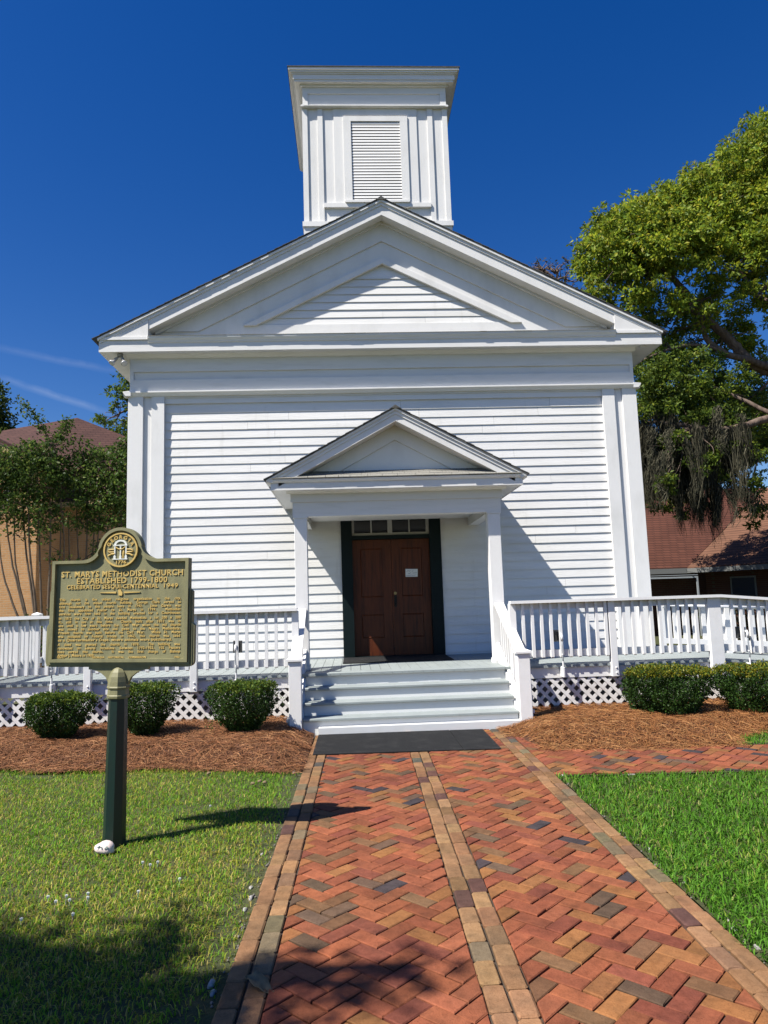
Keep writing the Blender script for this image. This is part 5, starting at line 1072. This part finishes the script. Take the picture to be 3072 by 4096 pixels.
LOB = [ # upper crown, from the left shoulder up to the right
    (6.75, 8, 12.1, 0.65, 1.0, 0.6), (7.35, 8, 12.75, 0.75, 1.2, 0.75), (8.2, 8, 13.35, 0.8, 1.3, 0.75), (9.1, 8.2, 13.6, 0.8, 1.3, 0.75), (10.0, 8.3, 14.1, 0.95, 1.4, 0.8), (10.9, 8.4, 14.6, 0.95, 1.4, 0.85), (11.8, 8.4, 15.2, 0.95, 1.4, 0.9), (12.7, 8.4, 15.9, 1.0, 1.5, 1.0), (13.6, 8.4, 16.2, 1.0, 1.5, 1.1),
    (7.2, 7.6, 11.55, 0.85, 1.2, 0.6), (8.1, 7.6, 12.2, 0.95, 1.2, 0.75), (9.0, 7.6, 12.6, 0.9, 1.2, 0.7), (9.9, 7.7, 12.9, 0.9, 1.2, 0.7), (10.9, 7.8, 13.3, 1.0, 1.2, 0.75), (11.9, 8.0, 13.7, 1.0, 1.2, 0.8), (12.8, 8.0, 14.2, 1.0, 1.2, 0.9), (13.6, 8, 14.2, 1.0, 1.2, 1.2),
    (7.0, 7.3, 10.85, 0.65, 1.0, 0.45, 0.9), (7.9, 7.2, 11.3, 0.75, 1.0, 0.5), (8.9, 7.1, 11.6, 0.8, 1.0, 0.5), (9.8, 7.2, 11.8, 0.8, 1.0, 0.55), (10.8, 7.3, 12.1, 0.9, 1.0, 0.5), (11.6, 7.3, 12.45, 0.8, 1.0, 0.5), (12.5, 7.4, 12.6, 0.9, 1.0, 0.6),
    (6.6, 7.6, 10.35, 0.5, 0.7, 0.3, 0.8), (7.4, 7.8, 10.3, 0.6, 0.8, 0.35, 0.7), (8.3, 8.2, 10.5, 0.6, 0.8, 0.4, 0.55), (10.3, 8.6, 11.0, 0.7, 0.9, 0.5, 0.7), (11.4, 8.8, 11.3, 0.8, 0.9, 0.5, 0.7), (12.4, 8.8, 11.5, 0.8, 0.9, 0.5, 0.8),
    (7.9, 8.2, 9.65, 0.6, 0.8, 0.35, 0.8), (8.8, 8.6, 9.3, 0.55, 0.7, 0.4, 0.6), (9.9, 8.8, 10.1, 0.45, 0.6, 0.35, 0.5), (11.2, 9.0, 10.1, 0.7, 0.8, 0.45, 0.6), (12.2, 9.0, 10.4, 0.7, 0.8, 0.55, 0.6), (11.4, 9.0, 9.2, 0.6, 0.7, 0.35, 0.5), (12.3, 9.0, 9.3, 0.6, 0.7, 0.4, 0.6),
    (7.5, 7.2, 10.1, 0.6, 0.6, 0.4, 0.8), (8.3, 7.0, 10.4, 0.65, 0.6, 0.4, 0.8), (9.2, 6.9, 10.75, 0.6, 0.6, 0.4, 0.7), (10.1, 6.9, 10.9, 0.6, 0.6, 0.4, 0.55), (11.2, 7.0, 11.2, 0.7, 0.6, 0.45, 0.6), (12.2, 7.0, 11.1, 0.7, 0.6, 0.5, 0.6), (11.9, 7.1, 9.8, 0.6, 0.6, 0.4, 0.4), (12.7, 7.0, 9.9, 0.6, 0.6, 0.4, 0.5), (8.8, 7.1, 9.75, 0.5, 0.5, 0.3, 0.5), (10.9, 7.0, 10.2, 0.5, 0.5, 0.35, 0.35), (9.7, 7.0, 9.6, 0.4, 0.5, 0.3, 0.3),
    (9.3, 9.2, 10.5, 0.7, 0.8, 0.4, 0.8), (10.0, 9.4, 9.7, 0.6, 0.8, 0.4, 0.8), (10.9, 9.5, 10.6, 0.7, 0.8, 0.45, 0.9), (9.2, 9.2, 9.5, 0.55, 0.7, 0.35, 0.7), (8.7, 8.9, 10.1, 0.6, 0.7, 0.35, 0.8), (11.9, 9.6, 9.8, 0.7, 0.8, 0.45, 0.8), (10.9, 9.8, 9.4, 0.6, 0.7, 0.35, 0.7), (9.9, 9.0, 8.9, 0.5, 0.7, 0.3, 0.7), (12.3, 9.4, 8.6, 0.7, 0.8, 0.4, 0.6)]
LOB = [(l[0]+0.08, l[1], l[2]-(0.5 if l[2] > 13.3 and l[0] < 12.5 else 0.42 if l[2] > 12 else 0.1))+tuple(l[3:]) for l in LOB]
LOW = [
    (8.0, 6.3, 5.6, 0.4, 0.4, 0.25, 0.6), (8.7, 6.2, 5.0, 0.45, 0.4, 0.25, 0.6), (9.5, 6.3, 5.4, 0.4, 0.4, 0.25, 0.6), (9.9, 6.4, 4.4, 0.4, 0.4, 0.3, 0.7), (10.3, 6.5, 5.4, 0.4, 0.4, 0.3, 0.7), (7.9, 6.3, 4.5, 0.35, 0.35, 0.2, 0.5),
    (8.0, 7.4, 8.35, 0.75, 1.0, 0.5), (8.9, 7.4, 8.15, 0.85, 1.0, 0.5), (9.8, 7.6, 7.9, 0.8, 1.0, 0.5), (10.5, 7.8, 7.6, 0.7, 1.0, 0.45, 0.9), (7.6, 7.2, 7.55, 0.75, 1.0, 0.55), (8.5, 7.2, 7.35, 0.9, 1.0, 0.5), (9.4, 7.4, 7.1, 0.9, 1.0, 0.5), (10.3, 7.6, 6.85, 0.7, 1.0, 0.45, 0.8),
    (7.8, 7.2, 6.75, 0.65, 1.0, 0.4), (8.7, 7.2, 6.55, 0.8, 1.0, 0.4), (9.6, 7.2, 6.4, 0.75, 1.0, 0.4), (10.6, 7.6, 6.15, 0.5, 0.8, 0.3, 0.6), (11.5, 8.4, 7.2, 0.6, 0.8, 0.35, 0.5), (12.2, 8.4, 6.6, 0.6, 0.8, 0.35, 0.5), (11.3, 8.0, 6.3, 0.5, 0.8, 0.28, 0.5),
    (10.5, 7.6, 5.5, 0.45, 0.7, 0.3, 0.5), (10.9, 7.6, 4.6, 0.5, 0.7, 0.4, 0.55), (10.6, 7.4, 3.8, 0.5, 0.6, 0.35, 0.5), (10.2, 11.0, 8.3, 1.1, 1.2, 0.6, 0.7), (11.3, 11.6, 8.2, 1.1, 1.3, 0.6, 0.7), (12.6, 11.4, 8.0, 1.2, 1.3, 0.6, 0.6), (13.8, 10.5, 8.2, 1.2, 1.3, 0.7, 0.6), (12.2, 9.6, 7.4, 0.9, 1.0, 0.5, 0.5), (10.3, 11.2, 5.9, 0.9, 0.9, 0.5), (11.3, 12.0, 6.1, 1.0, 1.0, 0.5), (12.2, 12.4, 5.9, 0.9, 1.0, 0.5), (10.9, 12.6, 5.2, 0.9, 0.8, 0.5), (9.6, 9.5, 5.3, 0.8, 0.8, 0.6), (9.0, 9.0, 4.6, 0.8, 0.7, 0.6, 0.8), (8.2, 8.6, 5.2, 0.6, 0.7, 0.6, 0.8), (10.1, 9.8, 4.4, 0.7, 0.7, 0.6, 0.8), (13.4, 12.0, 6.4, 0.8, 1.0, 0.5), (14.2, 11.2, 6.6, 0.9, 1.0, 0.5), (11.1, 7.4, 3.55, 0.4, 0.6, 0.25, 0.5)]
nodes = [Vector(p) for L_, _, _ in LIMBS for p in L_[2:]]
LIMBS = [(p_, a_*0.68, e_*0.8) for p_, a_, e_ in LIMBS]
b = MB(); limb_tubes(b, LIMBS, 10); b.build('trunk', M['bark'], ok, smooth=True)
b = MB(); limb_tubes(b, twigs_to(LOB, nodes, RS, 4, 0.018), 5); b.build('branches', M['bark'], ok)
P, nrm, tint = clumps(LOB, 17, 70, rmin=0.16, rmax=0.34)
c = mixcol(len(P), [(0.245, 0.295, 0.022), (0.17, 0.245, 0.024), (0.105, 0.175, 0.024), (0.35, 0.335, 0.035)], [4, 4, 2.5, 1.3])*tint[:, None]
leaves(P, 0.14, c, 'crown', M['leaf'], ok, droop=0.5, aspect=0.42, outward=nrm*0.9)
lo_ = thing('lower_crown_darkened', 'lower oak crown with its shade put into darker leaf colours, hung with grey spanish moss', 'tree', (15.4, 6.6, 0))
nodes2 = [Vector(p) for L_, _, _ in LIMBS2 for p in L_[1:]]
b = MB(); limb_tubes(b, LIMBS2, 10); b.build('trunk', M['bark'], lo_, smooth=True)
b = MB(); limb_tubes(b, twigs_to(LOW, nodes2, RS, 4, 0.016), 5); b.build('branches', M['bark'], lo_)
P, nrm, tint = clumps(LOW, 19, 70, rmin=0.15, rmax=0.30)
c = mixcol(len(P), [(0.13, 0.185, 0.022), (0.09, 0.145, 0.022), (0.055, 0.095, 0.018), (0.20, 0.235, 0.026)], [4, 4, 3, 1.2])*tint[:, None]  # lower crown split off as a tree; its shade is painted as darker leaves
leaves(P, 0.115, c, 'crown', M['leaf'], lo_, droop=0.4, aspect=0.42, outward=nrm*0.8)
# hanging moss
q = []; cc = []
SEG = 8
for k in range(105):
    x = RS.uniform(7.45, 10.1); y = RS.uniform(6.0, 8.2); zt = RS.uniform(4.3, 6.6) if k % 5 < 3 else RS.uniform(5.8, 7.0)
    zb = np.interp(x, [7.4, 7.75, 8.1, 8.45, 8.8, 9.15, 9.5, 10.1], [3.3, 3.9, 4.1, 3.2, 3.9, 3.0, 2.55, 3.7])
    dep = min(RS.uniform(0.4, 2.4), zt-zb)
    if dep < 0.3: continue
    wx = RS.uniform(0.05, 0.17); tone = RS.uniform(0.55, 1.5); ns = int(24+dep*34); sway = RS.normal(0, 0.10)
    for s_ in range(ns):
        L = dep*RS.uniform(0.15, 1.0); ox, oy = RS.normal(0, wx), RS.normal(0, wx*0.8); z0 = zt-abs(ox)*0.6-RS.uniform(0, 0.7)*(dep-L); wd = RS.uniform(0.004, 0.012)
        a = RS.uniform(0, math.pi); dx_, dy_ = math.cos(a)*wd, math.sin(a)*wd; pts = []; px1 = py1 = 0.0; ph, am = RS.uniform(0, 6.28), RS.uniform(0.01, 0.045)
        for i in range(SEG):
            t = i/(SEG-1.); tt = (zt-z0+L*t)/dep; taper = (1-t*0.75)*(0.3+1.4*RS.uniform()); px1 += RS.normal(0, 0.016); py1 += RS.normal(0, 0.016); xx = x+ox*(1-0.8*min(1, tt))+px1+am*math.sin(ph+t*9)+sway*math.sin(tt*2.5); yy = y+oy*(1-0.7*t)+py1; pts += [(xx-dx_*taper, yy-dy_*taper, z0-L*t), (xx+dx_*taper, yy+dy_*taper, z0-L*t+0.015)]
        q.append(pts); cc.append(np.array([(0.060, 0.057, 0.038), (0.032, 0.033, 0.022), (0.11, 0.102, 0.070)][RS.choice(3, p=[0.45, 0.33, 0.22])])*tone)
q = np.array(q); n = len(q); i0 = np.arange(n)[:, None]*2*SEG; F = np.concatenate([i0+np.array([[2*k, 2*k+1, 2*k+3, 2*k+2]]) for k in range(SEG-1)])
fast('spanish_moss', q.reshape(-1, 3), F, M['moss'], lo_, col=np.repeat(np.array(cc), 2*SEG, axis=0))
def simple_tree(name, label, base, lobes, cols, wts, dens, size, trunk_r=0.25, group=None, twr=0.025, top=None, droop=0.4, shell=0.35, per=3):
    r = thing(name, label, 'tree', base, group); zc = np.mean([l[2] for l in lobes]); c = Vector((np.mean([l[0] for l in lobes]), np.mean([l[1] for l in lobes]), zc)); bs = Vector(base)
    LM = [([bs-Vector((0, 0, 0.3)), bs.lerp(c, 0.4)+Vector((0.15, 0, 0)), bs.lerp(c, 0.75), c], trunk_r, trunk_r*0.35)]; nd = [bs.lerp(c, 0.6), bs.lerp(c, 0.8), c]
    for l in lobes:
        e = Vector(l[:3]); n0 = min(nd[:3], key=lambda q_: (q_-e).length); LM.append(([n0, n0.lerp(e, 0.5)+Vector((0.1, 0.05, 0.1)), e], trunk_r*0.3, trunk_r*0.08)); nd.append(n0.lerp(e, 0.6))
    b = MB(); limb_tubes(b, LM+twigs_to(lobes, nd[3:], RS, per, twr), 6); b.build('trunk', M['bark'], r, smooth=True)
    P, nrm, tint = lobe_points(lobes, dens, shell=shell); cl = mixcol(len(P), cols, wts)*tint[:, None]; leaves(P, size, cl, 'crown', M['leaf'], r, droop=droop, aspect=0.42, outward=nrm*0.4); return r
G1 = [(0.05, 0.085, 0.015), (0.075, 0.11, 0.02), (0.035, 0.06, 0.014)]; W1 = [3, 3, 2]
simple_tree('lime_tree', 'bright yellow green tree behind the moss draped lower oak crown above the red roof', (17.0, 20, 0), [(14.2, 19, 7.6, 1.0, 1.0, 0.7), (15.4, 19, 8.1, 1.1, 1.0, 0.7), (16.2, 19.5, 7.3, 1.1, 1.0, 0.8), (15.0, 19, 6.7, 1.0, 1.0, 0.7), (14.0, 18.6, 6.3, 0.9, 1, 0.7), (16.6, 19.5, 8.9, 1.1, 1.0, 0.7), (17.6, 20, 8.2, 1.3, 1.2, 1.0), (18.5, 20, 9.2, 1.2, 1.2, 1.0)], [(0.15, 0.20, 0.02), (0.11, 0.165, 0.02), (0.08, 0.12, 0.02)], W1, 260, 0.24, group=None)
simple_tree('sparse_tree', 'nearly bare dark tree top poking above the right slope of the church roof', (9.3, 21, 0), [(9.0, 20.5, 17.3, 0.7, 0.5, 0.6), (9.7, 20.5, 17.5, 0.7, 0.5, 0.5), (10.3, 20.5, 17.0, 0.6, 0.5, 0.7), (9.4, 20.5, 16.6, 0.7, 0.5, 0.5), (8.6, 20.5, 17.6, 0.3, 0.4, 0.4), (10.4, 20.5, 16.0, 0.8, 0.6, 0.6), (9.9, 20.5, 15.6, 0.9, 0.6, 0.6)], [(0.07, 0.06, 0.045), (0.045, 0.05, 0.03)], [1, 1], 85, 0.17, 0.22, twr=0.035, per=9)
simple_tree('broadleaf_tree', 'dark green tree at the left edge of the photo behind the brick building', (-18.6, 22.5, 0), [(-17.9, 22, 11.6, 1.0, 1.2, 0.9), (-18.6, 22, 12.6, 1.1, 1.2, 0.9), (-17.5, 22, 10.6, 0.8, 1.0, 0.7), (-18.4, 22, 10.6, 1.2, 1.2, 1.0), (-17.3, 21.8, 9.9, 0.7, 0.9, 0.5), (-18.2, 22, 9.4, 1.2, 1.2, 0.8), (-19.4, 22, 11.5, 1.2, 1.3, 1.5)], G1, W1, 430, 0.21)
simple_tree('broadleaf_tree', 'fresh green tree showing behind the left corner of the church', (-9.2, 23, 0), [(-11.4, 22, 12.0, 0.75, 0.8, 0.5), (-10.8, 22, 12.9, 0.8, 0.9, 0.6), (-11.6, 22, 11.3, 0.5, 0.6, 0.3, 0.8), (-10.9, 22, 11.3, 0.5, 0.7, 0.35), (-12.3, 22, 10.65, 0.6, 0.6, 0.25), (-11.6, 22, 10.35, 0.6, 0.7, 0.35), (-10.9, 22, 10.3, 0.6, 0.7, 0.5), (-9.8, 22.3, 12.2, 1.2, 1.2, 1.2), (-9.0, 22.5, 10.8, 1.3, 1.2, 1.0), (-8.4, 22.5, 12.6, 1.3, 1.3, 1.2)], [(0.075, 0.125, 0.02), (0.10, 0.155, 0.025), (0.05, 0.09, 0.016)], W1, 480, 0.2)
# --- the two crape myrtles in front of the brick building
def crape(base, label, stems, lobes, dens, shoots=()):
    r = thing('crape_myrtle', label, 'tree', base, 'crape myrtles by the brick building'); b = MB(); B0 = Vector(base); LM = []; nd = []
    for tip, bow in stems:
        e = Vector(tip); m1 = B0.lerp(e, 0.3)+Vector((bow*0.35, 0, -0.1)); m2 = B0.lerp(e, 0.65)+Vector((bow*0.5, 0.05, 0)); LM.append(([B0+Vector((bow*0.15, 0, -0.2)), m1, m2, e], random.uniform(0.035, 0.055), 0.012)); nd += [m2, m2.lerp(e, 0.5), e]
    limb_tubes(b, LM, 7); limb_tubes(b, twigs_to(lobes, nd, RS, 4, 0.011), 5)
    limb_tubes(b, [(s_, 0.02, 0.005) for s_ in shoots], 5); b.build('stems', M['stem'], r, smooth=True)
    P, nrm, tint = lobe_points(lobes, dens, shell=0.15)
    for s_ in shoots:
        t = RS.uniform(0.35, 1, 260); A0, A1, A2 = (np.array(v) for v in s_); pp = np.where((t < 0.5)[:, None], A0+(A1-A0)*(t*2)[:, None], A1+(A2-A1)*(t*2-1)[:, None])+RS.normal(0, 0.09, (260, 3)); P = np.concatenate([P, pp]); nrm = np.concatenate([nrm, RS.normal(size=(260, 3))*0.4]); tint = np.concatenate([tint, np.ones(260)])
    c = mixcol(len(P), [(0.065, 0.118, 0.022), (0.043, 0.080, 0.018), (0.10, 0.155, 0.027), (0.14, 0.18, 0.035)], [4, 4, 2, 0.8])*tint[:, None]
    leaves(P, 0.105, c, 'crown', M['leaf'], r, droop=0.2, aspect=0.5, outward=nrm*0.3); return r
crape((-9.05, 8.0, 0), 'taller many stemmed crape myrtle with one long shoot in front of the brick corner', [((-10.3, 8, 5.0), -0.5), ((-9.9, 8.1, 5.6), -0.3), ((-9.4, 7.9, 5.9), -0.1), ((-9.1, 8, 5.6), 0.1), ((-8.8, 8.1, 5.0), 0.2), ((-10.5, 8.1, 4.3), -0.7), ((-9.6, 7.8, 5.2), -0.25), ((-8.7, 8.0, 4.4), 0.35), ((-10.0, 8.0, 4.6), -0.6)],
    [(-10.4, 8, 5.6, 0.5, 0.6, 0.35), (-9.9, 8, 5.9, 0.55, 0.6, 0.4), (-9.4, 8, 6.1, 0.5, 0.6, 0.35), (-10.6, 8, 5.0, 0.4, 0.6, 0.35), (-10.0, 8, 5.3, 0.55, 0.6, 0.4), (-9.4, 8, 5.5, 0.55, 0.6, 0.45), (-8.95, 8, 5.8, 0.35, 0.5, 0.45), (-9.8, 8, 4.75, 0.5, 0.6, 0.3, 0.75), (-9.2, 8, 4.8, 0.5, 0.6, 0.35, 0.9), (-8.9, 8, 5.2, 0.4, 0.5, 0.4), (-9.3, 8, 4.3, 0.45, 0.5, 0.35, 0.8), (-9.9, 8, 4.3, 0.5, 0.5, 0.35, 0.6), (-8.85, 8, 4.15, 0.3, 0.4, 0.35, 0.8), (-10.4, 8, 4.5, 0.45, 0.5, 0.3, 0.8), (-9.2, 8, 3.7, 0.4, 0.4, 0.35, 0.35), (-9.8, 8, 3.8, 0.4, 0.4, 0.3, 0.2), (-8.9, 8, 3.1, 0.3, 0.3, 0.35, 0.25), (-10.7, 8, 5.9, 0.5, 0.6, 0.5), (-9.0, 8.0, 6.5, 0.22, 0.3, 0.3, 0.7)], 1700,
    shoots=(((-9.0, 8, 5.9), (-9.35, 8, 6.9), (-9.95, 8, 7.55)), ((-9.0, 8, 5.9), (-8.85, 8, 6.6), (-8.5, 8, 7.0))))
crape((-8.15, 8.4, 0), 'bushier crape myrtle close to the left side of the church', [((-8.5, 8.4, 5.2), -0.1), ((-8.2, 8.4, 5.6), 0.0), ((-7.8, 8.4, 5.4), 0.1), ((-7.4, 8.3, 5.0), 0.3), ((-8.0, 8.5, 5.0), 0.05), ((-7.6, 8.4, 4.4), 0.3), ((-8.7, 8.4, 4.4), -0.25), ((-7.2, 8.4, 4.6), 0.5)],
    [(-8.4, 8.4, 5.7, 0.4, 0.5, 0.35), (-8.0, 8.4, 5.95, 0.5, 0.5, 0.35), (-7.5, 8.4, 6.0, 0.45, 0.5, 0.3), (-7.1, 8.4, 5.9, 0.45, 0.5, 0.4), (-8.3, 8.4, 5.2, 0.5, 0.6, 0.4), (-7.7, 8.4, 5.35, 0.55, 0.6, 0.45), (-7.1, 8.4, 5.2, 0.5, 0.6, 0.5), (-8.1, 8.4, 4.65, 0.5, 0.6, 0.32, 0.85), (-7.5, 8.4, 4.7, 0.5, 0.6, 0.35), (-7.0, 8.4, 4.5, 0.4, 0.5, 0.35), (-7.6, 8.4, 4.15, 0.5, 0.5, 0.35, 0.9), (-7.0, 8.4, 3.9, 0.45, 0.5, 0.35, 0.9), (-8.2, 8.4, 4.1, 0.4, 0.5, 0.3, 0.6), (-7.3, 8.4, 3.3, 0.4, 0.4, 0.35, 0.35), (-8.1, 8.4, 2.9, 0.35, 0.4, 0.4, 0.25), (-7.5, 8.4, 2.6, 0.35, 0.4, 0.4, 0.2), (-8.5, 8.4, 6.3, 0.25, 0.3, 0.35, 0.8), (-6.6, 8.4, 5.0, 0.5, 0.5, 0.9), (-8.4, 8.4, 4.1, 0.3, 0.4, 0.2, 0.4), (-7.8, 8.4, 3.4, 0.4, 0.4, 0.25, 0.35)], 1700, shoots=(((-7.4, 8.4, 5.8), (-7.2, 8.4, 6.3), (-6.9, 8.4, 6.6)),))
# low hedges
def hedge(name, label, lobes, dens, size, cols):
    r = thing(name, label, 'shrub', (lobes[0][0], lobes[0][1], 0)); b = MB()
    for l in lobes:
        for k in range(4): b.tube([(l[0]+0.05*k, l[1], -0.1), (l[0]+random.uniform(-0.5, 0.5)*l[3], l[1]+random.uniform(-0.5, 0.5)*l[4], l[2])], [0.02, 0.006], 5)
    b.build('stem', M['stem'], r); P, nrm, tint = lobe_points(lobes, dens, shell=0.4); leaves(P, size, mixcol(len(P), cols, [2, 2, 1])*tint[:, None], 'foliage', M['shrubleaf'], r, droop=0.1, aspect=0.55, outward=nrm*0.5)
hedge('hedge', 'dark low hedge at the base of the orange brick building behind the left railing', [(-9.2+0.6*k, 7.2, 0.8, 0.5, 0.5, 0.9+0.1*(k % 2)) for k in range(6)], 300, 0.08, [(0.04, 0.07, 0.015), (0.025, 0.045, 0.012), (0.07, 0.10, 0.02)])
hedge('ivy_bush', 'bright leafy bush in front of the low dark brick building at the right edge', [(11.4+0.55*k, 11.1, 0.75, 0.5, 0.5, 0.55+0.12*(k % 3)) for k in range(6)], 320, 0.08, [(0.07, 0.11, 0.02), (0.045, 0.075, 0.016), (0.11, 0.14, 0.03)])
# --- a tree behind the photographer, on the left: its shade falls on the near lawn
SH = [(-2.95, -9.2, 0.7, 7.2), (-2.35, -9.3, 0.72, 7.6), (-2.0, -8.95, 0.42, 7.0), (-1.75, -8.55, 0.22, 6.8), (-1.72, -9.35, 0.45, 7.5), (-1.35, -9.35, 0.33, 7.2), (-1.2, -9.45, 0.26, 7.4), (-0.84, -9.0, 0.14, 7.0), (-0.95, -8.85, 0.09, 7.1), (-0.62, -9.10, 0.09, 7.3), (-0.42, -8.93, 0.06, 7.2), (-3.3, -8.75, 0.5, 7.2), (-2.65, -8.5, 0.38, 7.3), (-2.3, -8.52, 0.3, 7.1), (-1.95, -8.6, 0.27, 7.2), (-1.70, -8.28, 0.2, 7.0), (-1.62, -8.6, 0.22, 7.3), (-2.95, -8.25, 0.32, 7.2), (-1.3, -9.0, 0.22, 7.1), (-1.15, -9.2, 0.25, 7.3), (-2.75, -8.6, 0.28, 7.4), (-3.7, -9.2, 0.7, 7.4), (-2.9, -10.2, 0.9, 7.6), (-1.9, -10.3, 0.8, 7.6), (-1.5, -9.8, 0.3, 7.2)]
lob = [(sx_-0.645*z, sy_-0.345*z, z, r_, r_, r_*0.55, 3.0 if r_ < 0.2 else 1.0) for sx_, sy_, r_, z in SH]
simple_tree('shade_tree', 'broad tree standing behind the camera on the left that shades the near lawn', (-9.5, -14.5, 0), lob, G1, W1, 1500, 0.13, 0.3, shell=0.1, twr=0.012, per=1)
